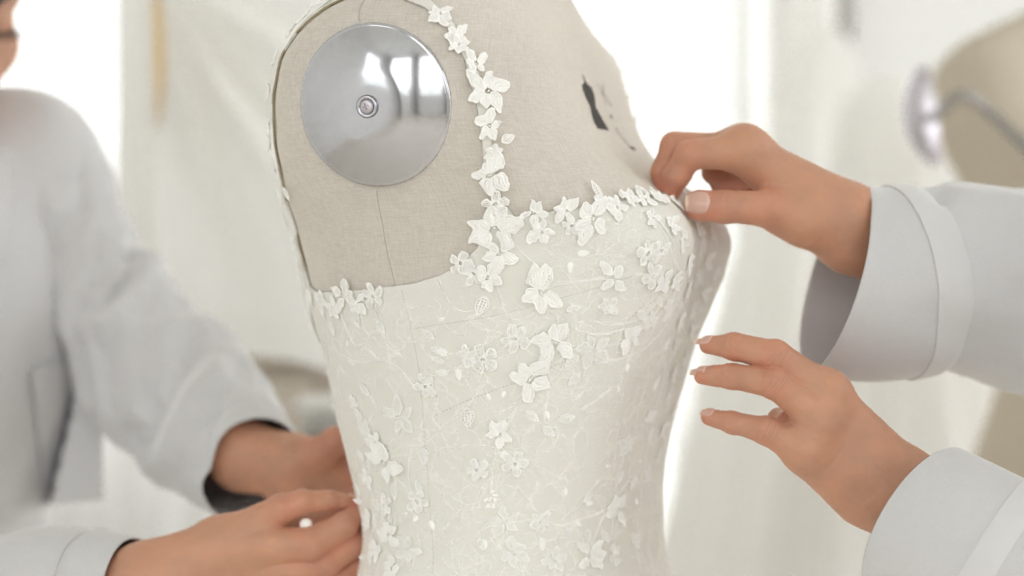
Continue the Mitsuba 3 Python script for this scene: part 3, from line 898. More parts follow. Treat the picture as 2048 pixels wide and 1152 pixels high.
LEAVES = [  # tip-ward place, length px, width px, direction
    (1200, 402, 42, 8, 1.95), (1332, 390, 30, 8, 1.9), (1293, 396, 26, 8, 2.1), (1311, 395, 24, 7, 2.2), (1262, 400, 22, 8, 1.8), (1240, 402, 20, 7, 1.3), (1000, 285, 26, 9, .6), (1347, 398, 30, 9, 2.2), (1275, 392, 22, 7, 1.3), (1352, 404, 24, 7, 1.5),
    (973, 590, 44, 13, -1.9), (935, 812, 44, 13, -1.4), (898, 705, 36, 9, 3.0), (851, 895, 34, 10, -1.5), (1113, 838, 36, 9, .3), (1154, 712, 34, 12, -2.7), (1157, 745, 34, 9, -2.3), (709, 612, 46, 10, -1.3), (699, 580, 24, 8, 1.4),
    (850, 660, 30, 7, -.6), (893, 722, 30, 6, 3.0), (900, 745, 24, 5, 3.1), (1050, 820, 34, 8, -.7), (1085, 850, 30, 8, -.9), (745, 790, 34, 8, 2.4), (730, 840, 30, 8, 1.9), (792, 965, 34, 9, -1.3), (835, 960, 30, 7, -.9),
    (1240, 940, 30, 7, -2.2), (1180, 985, 30, 7, -2.6), (1255, 980, 36, 8, 1.2), (1200, 1060, 30, 8, -1.2), (1140, 1060, 34, 7, -2.7), (1080, 1075, 26, 7, -1.5), (960, 1075, 26, 7, -1.3), (1290, 880, 30, 7, 1.3), (1300, 780, 34, 7, 1.4), (1320, 700, 30, 7, 1.3),
    (1210, 610, 30, 8, -.5), (1270, 620, 34, 8, -.6), (1310, 590, 30, 7, -.9), (1320, 640, 26, 6, 1.2), (1130, 620, 30, 8, .2), (770, 1030, 26, 7, -1.2), (805, 1040, 28, 8, .5), (735, 920, 28, 8, 2.0), (728, 990, 26, 7, 1.9), (748, 1130, 30, 8, 1.8),
    (575, 372, 30, 10, -1.2), (590, 490, 34, 9, -1.2), (620, 620, 30, 7, -1.5), (665, 640, 34, 9, -1.2), (760, 640, 30, 8, -1.2),
]
for px, py, L, W, a in LEAVES:
    ex = .0006 if py < 420 else .0002
    obj('lace_leaf', sew(leaf(L * MM, W * MM, lr), px, py, a, ex, curl=1.5), 'mat_lace', dress, True)
BUDS = [(1139, 522, 24, -1.6), (1152, 506, 26, .1), (1251, 724, 20, -1.5), (985, 990, 12, 0), (978, 1002, 12, 1), (992, 1004, 12, 2), (972, 1012, 11, 0), (986, 1016, 12, 1.3), (980, 984, 11, .3), (968, 1000, 11, .3), (918, 735, 26, -1.5), (1082, 1078, 24, -1.5),
        (969, 1078, 20, -1.4), (1205, 930, 16, 0), (1167, 1008, 20, .2), (1128, 990, 18, 1.6), (840, 1030, 20, -2.3), (863, 1040, 22, -1.1), (1271, 924, 16, .4), (1266, 995, 18, -1.2), (1146, 1042, 18, -.6), (1090, 820, 20, -1.2), (975, 785, 16, -1.2), (1010, 780, 16, -2), (898, 704, 30, 3.0),
        (899, 745, 28, 3.1), (1012, 900, 18, -2.2), (1310, 917, 14, 0), (700, 690, 16, 1), (880, 640, 16, .4), (1230, 770, 16, -1)]
for px, py, L, a in BUDS:
    obj('lace_bud', sew(bud(L * MM, lr), px, py, a, .0001), 'mat_lace', dress, True)
# lace seen edge-on along the back armhole, and the far half of the dress
for tdeg, z, R, kind in [(139, .031, 16, 'lily'), (134, .0602, 15, 'solid'), (129, .080, 17, 'solid'), (127, .095, 19, 'star'), (122, .105, 16, 'lily'), (120, .125, 22, 'solid'), (119, .1447, 16, 'lily'), (114, .160, 20, 'solid'), (110, .168, 20, 'solid'), (106, .177, 22, 'lily'), (103, .184, 24, 'solid'),
                         (97, .190, 26, 'solid'), (90, .190, 24, 'lily'), (85, .186, 24, 'solid'), (80, .180, 22, 'lily'), (139.5, .015, 22, 'solid'), (142, .002, 24, 'solid'), (142, -.02, 18, 'lily'), (144, .045, 18, 'lily')]:
    obj('lace_flower', sew_at(flower(kind, R * 1.25 * MM, lr), D(tdeg), z, lr.uniform(0, 6), .0014, 14.0), 'mat_lace', dress, True)
for k in range(46):
    tdeg, z = (lr.uniform(150, 178) if k % 2 else -lr.uniform(60, 178)), lr.uniform(-.28, -.01)
    obj('lace_flower', sew_at(flower(['lily', 'solid', 'blossom', 'outline'][k % 4], lr.uniform(26, 46) * MM, lr), D(tdeg), z, lr.uniform(0, 6), .0005, 1.5), 'mat_lace', dress, True)
for k, (tdeg, z, R) in enumerate([(-66, .115, 34), (-68, .14, 30), (-72, .16, 30), (-78, .175, 30), (-66, .09, 30), (-70, .065, 34), (-86, .187, 30), (-40, .058, 26), (-52, .052, 28), (-28, .060, 22), (-16, .062, 20), (-100, .186, 28), (-112, .170, 28)]):
    obj('lace_flower', sew_at(flower(['solid', 'lily', 'star'][k % 3], R * MM, lr), D(tdeg), z, lr.uniform(0, 6), .001, 3.0), 'mat_lace', dress, True)
def stray(p0, dirv, up, L, W):
    """A lace leaf that stands off the dress, where fingers hold it."""
    v, f = leaf(L, W, lr)
    dirv = np.array(dirv, float) / np.linalg.norm(dirv)
    s_ = np.cross(up, dirv); s_ /= np.linalg.norm(s_)
    n_ = np.cross(dirv, s_)
    obj('lace_leaf', (np.asarray(p0) + v[:, :1] * dirv + v[:, 1:2] * s_ + v[:, 2:3] * n_, f), 'mat_lace', dress, True)


stray(at(724, 1006, 1.583), [-1, -.15, .5], [.2, -1, .2], .0062, .0014)
stray(at(1336, 394, 1.592), [-.45, -.3, 1], [.3, -1, .1], .0105, .0024)
stray(at(735, 1118, 1.583), [-1, -.15, .2], [.2, -1, .2], .0060, .0016)
# fine vines that tie the flowers together
VINES = [
    [(1060, 757), (1040, 800), (1020, 840), (1000, 868), (990, 910), (985, 950), (982, 985)], [(985, 945), (970, 920), (957, 938)], [(988, 900), (1010, 920), (1028, 925)], [(1107, 680), (1085, 710), (1060, 757)], [(1029, 676), (1000, 700), (967, 716), (930, 712), (895, 706)],
    [(804, 832), (775, 830), (757, 812), (745, 790)], [(757, 832), (742, 850), (740, 880)], [(776, 910), (810, 893), (851, 885), (890, 850), (935, 815), (960, 780)], [(851, 885), (825, 905), (822, 950), (838, 1003)], [(776, 1011), (790, 1040), (785, 1066), (819, 1100), (850, 1110)], [(776, 922), (795, 965), (796, 1011), (790, 1060)],
    [(1008, 1041), (980, 1050), (955, 1070)], [(1008, 1041), (1050, 1043), (1079, 1042), (1120, 1050), (1160, 1040), (1225, 1000), (1270, 960), (1290, 900), (1300, 850)], [(1225, 1018), (1190, 1060), (1174, 1110)], [(1027, 1106), (1070, 1090), (1100, 1080), (1150, 1050)], [(1249, 886), (1240, 920), (1205, 955), (1170, 990), (1120, 1040)],
    [(855, 770), (880, 800), (870, 832), (890, 860), (920, 862)], [(973, 590), (960, 620), (940, 640), (925, 655)], [(940, 640), (960, 655), (990, 662), (1029, 676)], [(900, 745), (918, 735), (945, 720)], [(1079, 580), (1100, 620), (1115, 650), (1107, 680)], [(1079, 580), (1130, 565), (1180, 560), (1221, 555), (1260, 550), (1299, 548)],
    [(1107, 680), (1150, 700), (1182, 697), (1225, 688), (1254, 675), (1290, 650)], [(1182, 697), (1170, 730), (1157, 752)], [(1254, 675), (1258, 705), (1251, 724)], [(1150, 700), (1190, 720), (1240, 715), (1290, 690), (1320, 660)], [(1060, 757), (1095, 790), (1090, 820), (1110, 838), (1140, 835)], [(1095, 850), (1115, 870), (1105, 890), (1080, 900)],
    [(695, 600), (690, 630), (700, 660), (730, 690), (760, 720)], [(722, 606), (730, 640), (750, 665), (790, 690), (810, 715)], [(752, 600), (765, 640), (775, 680), (800, 705)], [(650, 610), (660, 650), (690, 670), (735, 660)], [(665, 690), (700, 715), (740, 725), (775, 720), (800, 735), (830, 770)],
    [(1300, 440), (1330, 480), (1345, 540), (1338, 600), (1320, 640)], [(1310, 440), (1338, 480), (1352, 540), (1346, 600), (1328, 650)], [(1150, 660), (1200, 668), (1260, 655), (1310, 620), (1335, 570)], [(1185, 640), (1230, 648), (1280, 630), (1315, 600)], [(1340, 700), (1320, 760), (1300, 830)], [(1240, 760), (1200, 790), (1160, 820)],
    [(735, 860), (750, 900), (745, 960), (752, 1010), (745, 1060), (760, 1110)], [(1320, 700), (1330, 740), (1312, 800)], [(990, 560), (1010, 620), (1040, 640)], [(1010, 470), (1040, 500), (1080, 537)], [(880, 560), (900, 600), (950, 620)],
]


def vine_tube(tz, r, n, wav):
    s = spline(np.c_[tz, np.zeros(len(tz))], n)
    q = np.linspace(0, 1, n)
    w = lr.uniform(0, 6, 2)
    s[:, 0] += wav * np.sin(q * n * .35 + w[0]) * 6
    s[:, 1] += wav * np.sin(q * n * .29 + w[1])
    return tube(surf(s[:, 0], s[:, 1], .0019 + .0003 * np.sin(q * 11)), r, 5)


for pts in VINES:
    tz = np.array([on_form(*p) for p in pts])
    n = 10 * len(pts)
    obj('lace_vine', join([vine_tube(tz, .00042, n, .00035), vine_tube(tz + [0.006, .0008], .00030, n, .0005)]), 'mat_thread', dress, True)
# loose looping threads of the net ground
lines = []
for k in range(1200):
    th0, z0 = (lr.uniform(D(-10), D(150)), lr.uniform(-.24, .045)) if k < 1000 else (lr.uniform(D(-179), D(-15)), lr.uniform(-.28, .04))
    if D(66) < th0 < D(150) and z0 > -.008:
        continue
    keep = meshkit.fbm(np.array([[th0 * 5.5, z0 * 34, 1.3]]), 2)[0]
    if keep < .46:
        continue
    n, a = 26, lr.uniform(0, 6.28)
    da = np.cumsum(lr.normal(0, .33, n)) + a
    st_ = .0011
    zq = z0 + np.cumsum(np.sin(da)) * st_
    tq = th0 + np.cumsum(np.cos(da)) * st_ / .13
    ok = ~((np.abs(tq) > D(64)) & (zq > -.006)) & (zq < .05) & (zq > -.32)
    if ok.sum() < 8:
        continue
    m = np.nonzero(~ok)[0]
    m = m[0] if len(m) else n
    if m > 6:
        lines.append(tube(surf(tq[:m], zq[:m], .0018), .00026, 4, False))
obj('net_thread', join(lines), 'mat_thread', dress, True, kind='stuff')

# ------------------------------------------------------------------ the other form and the lamp, out of focus
ang2 = math.degrees(math.atan2(-.35, -.94) - math.atan2(RV[1], RV[0]))
zs2 = np.linspace(-.33, .262, 120)
v2, f2, uv2 = torso_mesh(121, zs2)
c2 = at(2196, 576, 2.62)
R2 = trimesh.transformations.rotation_matrix(math.radians(ang2), [0, 0, 1])[:3, :3]
v2 = (v2 - [-.01, CY, CZ]) @ R2.T * 1.0 + [c2[0], c2[1], CZ + .075]
form2 = thing('dress_form', 'blurred beige dress form at the right edge behind the sleeves', 'dress form')
obj('torso', (v2, f2), 'mat_form', form2)
obj('neck_cap', lathe([(0.0, .030), (.012, .029), (.02, .022), (.022, .014), (.050, .010), (.0545, .004), (.0545, -.004), (.052, -.006), (0, -.006)], [c2[0], c2[1], CZ + .075 + .264], ZT, 32), 'mat_table', form2, 40)
obj('hip_cap', lathe([(0, -.03), (.10, -.028), (.135, -.01), (.14, .004)], [c2[0], c2[1], CZ + .075 - .335], ZT, 40), 'mat_form', form2)
obj('stand_pole', tube([[c2[0], c2[1], .04], [c2[0], c2[1], CZ - .28]], .018, 14), 'mat_steel', form2)
obj('stand_base', lathe([(0, .05), (.05, .05), (.17, .03), (.18, .02), (.18, 0), (0, 0)], [c2[0], c2[1], 0.0], ZT, 40), 'mat_table', form2, 40)

lamp = thing('round_lamp', 'round chrome lamp on a bent steel arm before the blurred beige dress form', 'lamp')
LC = at(1852, 232, 2.34)
LN = np.array([-.93, -.08, -.12]); LN /= np.linalg.norm(LN)
LN = np.array([-.90, .30, -.10]); LN /= np.linalg.norm(LN)
LR = .0485
pr = [(.001, .020), (.012, .0195), (.024, .016), (.036, .010), (.044, .004), (.0485, -.002), (.0490, -.004), (.0478, -.005), (.043, .001), (.034, .0065), (.02, .012), (.010, .014), (.001, .0142)]
obj('shade', lathe(pr[::-1], LC, LN, 64), 'mat_steel', lamp)
bp = [LC + LN * .013, LC - LN * .012, at(1905, 199, 2.33), at(1928, 192, 2.33), at(1950, 200, 2.34), at(2048, 290, 2.335), at(2230, 440, 2.31)]
obj('arm', tube(spline(np.array(bp), 60), .0055, 12), 'mat_satin', lamp)
e_ = at(2230, 440, 2.31)
obj('post', tube([e_, [e_[0], e_[1] - .0, .03]], .009, 12), 'mat_steel', lamp)
obj('base', lathe([(0, .03), (.02, .03), (.06, .02), (.065, .012), (.065, 0), (0, 0)], [e_[0], e_[1], 0], ZT, 40), 'mat_steel', lamp, 40)

# ------------------------------------------------------------------ people
def pxr(r, d):
    return r / FPX * d


def J(d0, px, py, dd=0.0):
    return at(px, py, d0 + dd * 1e-3)


class Hand:
    """A hand from joints given as (px, py, mm behind d0, radius in px): one smooth distance field."""

    def __init__(self, d0, fingers, palm, dorsal, bumps=()):
        self.d0, self.dorsal = d0, np.array(dorsal, float) / np.linalg.norm(dorsal)
        cv = lambda j: (J(d0, j[0], j[1], j[2]), pxr(j[3], d0))
        self.fingers = [[cv(j) for j in f] for f in fingers]
        self.palm = [(cv(a), cv(b)) for a, b in palm]
        self.bumps = [cv(b) for b in bumps]

    def sdf(self, P):
        d = None
        for (a, ra), (b, rb) in self.palm:
            c = cone_d(P, a, ra, b, rb)
            d = c if d is None else smin(d, c, .012)
        for a, ra in self.bumps:
            d = smin(d, np.linalg.norm(P - a, axis=1) - ra, .016)
        fd = None
        for f in self.fingers:
            c = None
            for k, ((a, ra), (b, rb)) in enumerate(zip(f, f[1:])):
                e = cone_d(P, a, ra, b, rb)
                c = e if c is None else smin(c, e, .0028)
            for a, ra in f[1:-1]:                                    # joints are a little thicker than the bones between them
                c = smin(c, np.linalg.norm(P - a, axis=1) - ra * 1.03, .002)
            fd = c if fd is None else smin(fd, c, .0007)
        return smin(d, fd, .0075)

    def bounds(self):
        pts = [(a, r) for f in self.fingers for a, r in f] + [x for p in self.palm for x in p]
        lo = np.min([a - r for a, r in pts], 0) - .006
        hi = np.max([a + r for a, r in pts], 0) + .006
        return lo, hi

    def mesh(self, h):
        V, F = surface_nets(self.sdf, *self.bounds(), h)
        n = grad(self.sdf, V, h)
        red = np.zeros(len(V))
        for fi, f in enumerate(self.fingers):
            for k in range(1, len(f)):
                (a, ra), (p, rp) = f[k], f[k - 1]
                ax = (a - p) / np.linalg.norm(a - p)
                q = V - a
                s = q @ ax
                near = np.exp(-(np.linalg.norm(q, axis=1) / (ra * 1.5)) ** 4)
                red += near * (0.75 if k == len(f) - 1 else .45)
                if k < len(f) - 1:
                    up = np.clip(n @ self.dorsal * 1.3 - .05, 0, 1)
                    cr = sum(w * np.exp(-((s - o * ra) / .00075) ** 2) for o, w in ((-.34, .7), (-.12, .9), (.1, 1.0), (.33, .7)))
                    V = V - n * (near * up * cr * .0010)[:, None]
                    dn = np.clip(-(n @ self.dorsal) - .2, 0, 1)
                    V = V - n * (near * dn * np.exp(-(s / .0009) ** 2) * .0007)[:, None]
        # tendons, veins and the fine unevenness of skin
        V = V + n * ((meshkit.fbm(V * 55, 3, 5) - .5) * .0013 + (meshkit.fbm(V * 210, 2, 9) - .5) * .00035)[:, None]
        t = np.clip(red, 0, 1)[:, None]
        m = meshkit.fbm(V * 70, 3, 2)[:, None]
        col = np.array([.535, .282, .183]) * (1 - t) + np.array([.525, .215, .148]) * t
        col = col * (.84 + .32 * m) * np.where(m > .5, [1.0, .97, .95], [1, 1, 1])
        return V, F, col

    def nail(self, fi, up, key, length=1.25, width=.78, back=.05, tip=.0007):
        """A nail on the last bone of finger fi, on the side that up points to."""
        f = self.fingers[fi]
        (a, ra), (p, rp) = f[-1], f[-2]
        ax = (a - p) / np.linalg.norm(a - p)
        up = np.array(up, float); up -= ax * (up @ ax); up /= np.linalg.norm(up)
        side = np.cross(ax, up)
        nu, nv = 18, 15
        u, v = np.meshgrid(np.linspace(-1, 1, nu), np.linspace(-1, 1, nv), indexing='ij')
        u, v = u.ravel(), v.ravel()
        e = np.sqrt(np.clip(1 - .5 * v * v, 0, 1))
        L = ra * length
        pos = a + ax * (ra * .25 - back * ra) + (ax * (u * e * L * .62)[:, None]) + side * (v * np.sqrt(np.clip(1 - .42 * u * u, .1, 1)) * ra * width)[:, None] + up * (ra * .95 - .35 * ra * v * v - .18 * ra * np.clip(u, 0, 1) ** 2)[:, None]
        start = pos.copy()
        for _ in range(5):
            pos = pos - grad(self.sdf, pos, .0006) * np.clip(self.sdf(pos), -.0015, .0015)[:, None]
        pos = start + np.clip(pos - start, -.004, .004)
        n = grad(self.sdf, pos, .0008)
        r2 = np.clip(np.maximum(np.abs(u), np.abs(v)), 0, 1)
        lift = .00042 - .0007 * np.clip((r2 - .86) / .14, 0, 1) ** 2 * (u < .9)
        over = np.clip((u - .55) / .45, 0, 1)
        pos = pos * 1.0
        # the free edge grows straight on instead of following the fingertip
        base = pos - n * 0
        pos = pos + n * lift[:, None] + up * (over ** 2 * ra * .10)[:, None] + ax * (over * tip)[:, None]
        white = np.clip((u * e - .72) / .10, 0, 1)[:, None]
        moon = np.clip((-u * e - .62) / .2, 0, 1)[:, None]
        col = np.array([.60, .37, .30]) * (1 - white) + np.array([.76, .64, .48]) * white
        col = col * (1 - moon * .5) + np.array([.76, .57, .50]) * moon * .5
        fc = grid_faces(nu, nv)
        return obj('fingernail', (pos, fc), 'mat_nail', key, True, color=col)


def loft(path, n, sides, shape):
    """A tube along path rows (x, y, z, r); shape(s, a, r) -> radius at arc length s and angle a."""
    q = spline(path, n)
    p = q[:, :3]
    t, nn, b = frames(p)
    s = np.r_[0, np.cumsum(np.linalg.norm(np.diff(p, axis=0), axis=1))]
    a = np.arange(sides) * 2 * np.pi / sides
    S, A_ = np.meshgrid(s, a, indexing='ij')
    R = shape(S, A_, q[:, 3:4] + 0 * A_)
    v = p[:, None] + R[..., None] * (np.cos(A_)[..., None] * nn[:, None] + np.sin(A_)[..., None] * b[:, None])
    return v, s, (p, t, nn, b)


def sleeve(path, parent, seed, folds=.006, cuff=None, n=150, sides=110, name='sleeve', creases=()):
    """A coat sleeve open at its start (the wrist end): outer cloth, turned edge and inner lining."""
    path = np.asarray(path, float)

    def shape(S, A_, R):
        P = np.stack([S * 17 + 1.2 * np.cos(A_ + seed), np.cos(A_) * 1.1 + S * 9, np.sin(A_) * 1.1 + seed * 3.7], -1)
        w = meshkit.fbm(P, 3, seed) - .5
        ridge = (np.abs(meshkit.fbm(P * 1.3 + 5, 2, seed + 3) - .5) - .12)
        g = np.clip((S - (cuff[1] if cuff else .03)) / .08, 0.10, 1)
        r = R + folds * g * (2.0 * w - 1.6 * ridge)
        if cuff:
            c0, c1 = cuff
            st = lambda x, e: 1 / (1 + np.exp(-(x - e) / .00045))
            r = r + .0016 * (1 - st(S, c1)) - .0012 * np.exp(-((S - c1 - .002) / .0012) ** 2)
        return r
    v, s, fr = loft(path, n, sides, shape)
    m = int(n * .32)
    p, t, nn, b = fr
    out = v - p[:, None]
    un = out / np.linalg.norm(out, axis=2, keepdims=True)
    front = np.clip(-un[..., 1] + .35, 0, 1)
    for pts, sig, depth in creases:                                          # pressed-in (or, negative, raised) folds along lines on the near side
        q = np.array(pts, float)
        q = np.array([q[0] + (q[-1] - q[0]) * k_ for k_ in np.linspace(0, 1, 40)]) if len(q) == 2 else spline(np.c_[q, 0 * q[:, 0]], 40)[:, :2]
        X = np.stack([1024 + v[..., 0] / v[..., 1] * FPX, 576 - (v[..., 2] - CZ) / v[..., 1] * FPX], -1)
        dist = np.sqrt(((X[:, :, None] - q) ** 2).sum(-1)).min(-1)
        v = v - un * (depth * front * np.exp(-(dist / sig) ** 2))[..., None]
    c = p[:m, None]
    inner = c + (v[:m] - c) * (1 - .0016 / np.linalg.norm(v[:m] - c, axis=2, keepdims=True))
    mid = (v[:1] + inner[:1]) / 2 - t[0] * .0009
    full = np.concatenate([inner[::-1], mid, v])
    key = obj(name, (full.reshape(-1, 3), grid_faces(len(full), sides, True)), 'mat_coat', parent, True)
    if cuff:                                                                # the doubled hem band that finishes the cuff
        i0, i1 = np.searchsorted(s, cuff[0]), np.searchsorted(s, cuff[1]) + 1
        c = p[i0:i1, None]
        rr_ = v[i0:i1] - c
        un = rr_ / np.linalg.norm(rr_, axis=2, keepdims=True)
        o2 = c + rr_ + un * .0013
        o1 = c + rr_ - un * .0003
        lip = (o2[:1] + o1[:1]) / 2 + un[:1] * .0004 - t[i0] * .0004
        lip2 = (o2[-1:] + o1[-1:]) / 2 + un[-1:] * .0004 + t[i1 - 1] * .0004
        band = np.concatenate([o1[:1], lip, o2, lip2, o1[-1:]])
        obj('cuff_band', (band.reshape(-1, 3), grid_faces(len(band), sides, True)), 'mat_band', parent, 50)
    return key


def arm_d(P, pts):
    d = None
    for (a, ra), (b, rb) in zip(pts, pts[1:]):
        c = cone_d(P, a, ra, b, rb)
        d = c if d is None else smin(d, c, .02)
    return d


class Head:
    """Skull, face and neck as one field, in a frame of its own (metres; x to the person's left, y forward, z up)."""

    def __init__(self, origin, fwd, up):
        self.o = np.array(origin, float)
        f = np.array(fwd, float); f /= np.linalg.norm(f)
        u = np.array(up, float); u -= f * (u @ f); u /= np.linalg.norm(u)
        self.M = np.array([np.cross(u, f), f, u])

    def w(self, x, y, z):
        return self.o + np.array([x, y, z]) * 1e-3 @ self.M

    def sdf(self, P):
        q = (P - self.o) @ self.M.T * 1000
        I = np.eye(3)
        A_ = lambda *c: np.array(c, float)
        d = ell_d(q, A_(0, -12, 28), I, A_(73, 92, 84))
        d = smin(d, ell_d(q, A_(0, 24, -42), I, A_(58, 62, 72)), 30)
        q2 = q.copy(); q2[:, 0] = np.abs(q2[:, 0])
        d = smin(d, ell_d(q2, A_(40, 54, -26), I, A_(24, 22, 22)), 18)
        d = smin(d, cone_d(q2, A_(6, 77, 16), 12, A_(40, 66, 17), 11), 12)
        d = smin(d, cone_d(q2, A_(46, -8, -62), 20, A_(10, 74, -98), 17), 24)
        d = smin(d, np.linalg.norm(q - A_(0, 80, -100), axis=1) - 15, 14)
        d = np.maximum(d, -(np.linalg.norm(q2 - A_(32, 92, -3), axis=1) - 15)) * .5 + smin(d, -d * 0 + 99, 1) * .5
        d = smin(d, ell_d(q2, A_(31, 68, -3), I, A_(15, 14, 13)), 5)
        d = smin(d, cone_d(q, A_(0, 84, 6), 7.5, A_(0, 106, -33), 9), 7)
        d = smin(d, np.linalg.norm(q - A_(0, 107, -36), axis=1) - 10, 5)
        d = smin(d, np.linalg.norm(q2 - A_(11, 97, -40), axis=1) - 7, 4)
        d = smin(d, ell_d(q, A_(0, 90, -63), I, A_(22, 9, 5)), 4)
        d = smin(d, ell_d(q, A_(0, 89, -73), I, A_(19, 9, 6)), 4)
        d = smin(d, ell_d(q2, A_(75, -4, -12), I, A_(8, 17, 30)), 6)
        return d / 1000

    def hair(self, P):
        q = (P - self.o) @ self.M.T * 1000
        I = np.eye(3)
        d = ell_d(q, np.array([0, -18., 33]), I, np.array([80, 96., 87]))
        d = smin(d, ell_d(q, np.array([0, -112., 10]), I, np.array([36, 34., 36])), 14)        # a bun at the back
        cut = (q[:, 1] - 30) * .75 - (q[:, 2] - 18) * .66                                           # free of the face
        d = np.maximum(d, smin(cut, q[:, 1] - 70, .1) if False else cut)
        d = np.maximum(d, -(q[:, 2] + 62 - .25 * q[:, 1]))
        return d / 1000 + (meshkit.fbm(P * [300, 300, 60], 2, 4) - .5) * .003


def person(label, hands, arms, head, chest, yaw, seed, h, coat_fn=None):
    """Body with both hands (one mesh), coat, hair, nails. chest: (centre of the shoulder line, half width)."""
    key = free('person')
    labels[key] = {'label': label, 'category': 'person'}
    side = np.array([math.cos(yaw), math.sin(yaw), 0])       # to the person's left
    fwd = np.array([math.sin(yaw), -math.cos(yaw), 0])
    cen, hw = np.array(chest[0], float), chest[1]
    hip = chest[2]
    parts, cols = [], []
    for hd in hands:
        V, F, C = hd.mesh(h)
        parts.append((V, F)); cols.append(C)

    def trunk(P, grow, low):
        q = np.stack([(P - cen) @ side, ((P - cen) @ fwd) * 1.28, P[:, 2]], 1)
        hq = np.array([(hip - cen) @ side, (hip - cen) @ fwd * 1.28, hip[2]])
        z = cen[2]
        d = cone_d(q, np.array([-hw + .01, 0, z - .01]), .060 + grow, np.array([hw - .01, 0, z - .01]), .060 + grow)
        d = smin(d, cone_d(q, np.array([0, .02, z - .12]), .165 + grow, np.array([hq[0], hq[1], hq[2] + .14]), .145 + grow), .09)
        d = smin(d, cone_d(q, np.array([hq[0] - .04, hq[1], hq[2]]), .145 + grow, np.array([hq[0] + .04, hq[1], hq[2]]), .145 + grow), .08)
        if low:
            d = smin(d, cone_d(q, np.array([hq[0], hq[1], hq[2]]), .18 + grow, np.array([hq[0], hq[1], hq[2] - .34]), .205 + grow), .06)
            d = np.maximum(d, hq[2] - .36 - P[:, 2])
        return d

    neck_a, neck_b = head.w(0, -30, -70), cen + fwd * -.01 + [0, 0, .02]

    def body(P):
        d = trunk(P, 0.0, False)
        d = smin(d, cone_d(P, neck_a, .052, neck_b, .062), .03)
        d = smin(d, head.sdf(P), .02)
        for a in arms:
            d = smin(d, arm_d(P, a), .02)
        for sx in (-1, 1):
            hj = hip + side * sx * .085
            foot = np.array([hj[0], hj[1], .06])
            d = smin(d, arm_d(P, [(hj, .085), ((hj + foot) / 2 + fwd * .01, .062), (foot, .042)]), .03)
            d = smin(d, cone_d(P, foot - [0, 0, .02], .035, foot + fwd * .13 - [0, 0, .03], .026), .02)
        return d
    allp = [neck_a, cen - side * hw, cen + side * hw, hip, head.o] + [p for a in arms for p, _ in a]
    lo, hi = np.min(allp, 0) - .24, np.max(allp, 0) + .24
    lo[2] = 0.0
    V, F = surface_nets(body, lo, hi, .0065)
    q = (V - head.o) @ head.M.T * 1000
    col = np.tile([.515, .28, .19], (len(V), 1))
    nose = np.exp(-(np.linalg.norm(q - [0, 106, -36], axis=1) / 16) ** 2)[:, None]
    cheek = np.exp(-(np.linalg.norm(np.abs(q) * [1, 1, 1] - [40, 58, 30], axis=1) / 30) ** 2)[:, None] * (q[:, 2:3] < 0)
    lips = np.exp(-(((q[:, 0] / 22) ** 2 + ((q[:, 2] + 68) / 10) ** 2 + ((q[:, 1] - 95) / 14) ** 2) ** 2))[:, None]
    col = col * (1 - .6 * nose) + np.array([.62, .28, .22]) * .6 * nose
    col = col * (1 - .35 * cheek) + np.array([.62, .30, .23]) * .35 * cheek
    col = col * (1 - .8 * lips) + np.array([.50, .17, .15]) * .8 * lips
    # the head again, finer, on top of the coarse body
    hl = head.o
    Vh, Fh = surface_nets(lambda P: smin(head.sdf(P), cone_d(P, neck_a, .052, neck_b, .062), .02) - .0004, hl - .15, hl + .15, .0034)
    qh = (Vh - head.o) @ head.M.T * 1000
    ch = np.tile([.515, .28, .19], (len(Vh), 1))
    nose = np.exp(-(np.linalg.norm(qh - [0, 106, -36], axis=1) / 16) ** 2)[:, None]
    lips = np.exp(-(((qh[:, 0] / 22) ** 2 + ((qh[:, 2] + 68) / 10) ** 2 + ((qh[:, 1] - 95) / 14) ** 2) ** 2))[:, None]
    ch = ch * (1 - .7 * nose) + np.array([.64, .26, .20]) * .7 * nose
    ch = ch * (1 - .8 * lips) + np.array([.50, .17, .15]) * .8 * lips
    parts += [(V, F), (Vh, Fh)]; cols += [col, ch]
    scene[key] = mikit.ply(join(parts), 'mat_skin', True, color=np.clip(np.vstack(cols), 0, 1))
    # hair, brows, lashes
    Vq, Fq = surface_nets(head.hair, hl - .17, hl + .17, .0045)
    obj('hair', (Vq, Fq), 'mat_hair', key)
    for sx in (-1, 1):
        bx = [head.w(sx * x, y, z) for x, y, z in ((12, 90, 17), (24, 88, 22), (38, 81, 22), (50, 70, 15))]
        obj('eyebrow', tube(spline(np.array(bx), 16), np.linspace(.0032, .0014, 16), 8), 'mat_hair', key)
        lid = [head.w(sx * x, y, z) for x, y, z in ((19, 78, -7), (26, 83, -9), (34, 83.5, -9), (42, 78, -6))]
        ln = spline(np.array(lid), 14)
        strands = [tube(ln, .0011, 5)]
        for p in ln[1:]:
            o_ = (p - head.w(31 * sx, 62, -3)); o_ /= np.linalg.norm(o_)
            strands.append(tube([p, p + o_ * .006 - head.M[2] * .0015, p + o_ * .0105], [.0005, .0004, .0001], 4))
        obj('eyelashes', join(strands), 'mat_hair', key)
    # coat
    ck = key + '__coat'

    def coat(P):
        d = trunk(P, .020, True)
        for a in arms:
            d = smin(d, np.linalg.norm(P - a[-1][0], axis=1) - .057, .04)
        ax = neck_a - neck_b
        d = smin(d, cone_d(P, neck_b, .098, neck_b + ax * .58, .080), .03)                  # a standing collar
        d = np.maximum(d, -cone_d(P, neck_b + ax * .56, .056, neck_b + ax * 1.4, .080))
        S = np.stack([(P - cen) @ side * 13, (P - cen) @ fwd * 6, P[:, 2] * 3.2], 1)
        return d + (meshkit.fbm(S, 3, seed) - .5) * .022
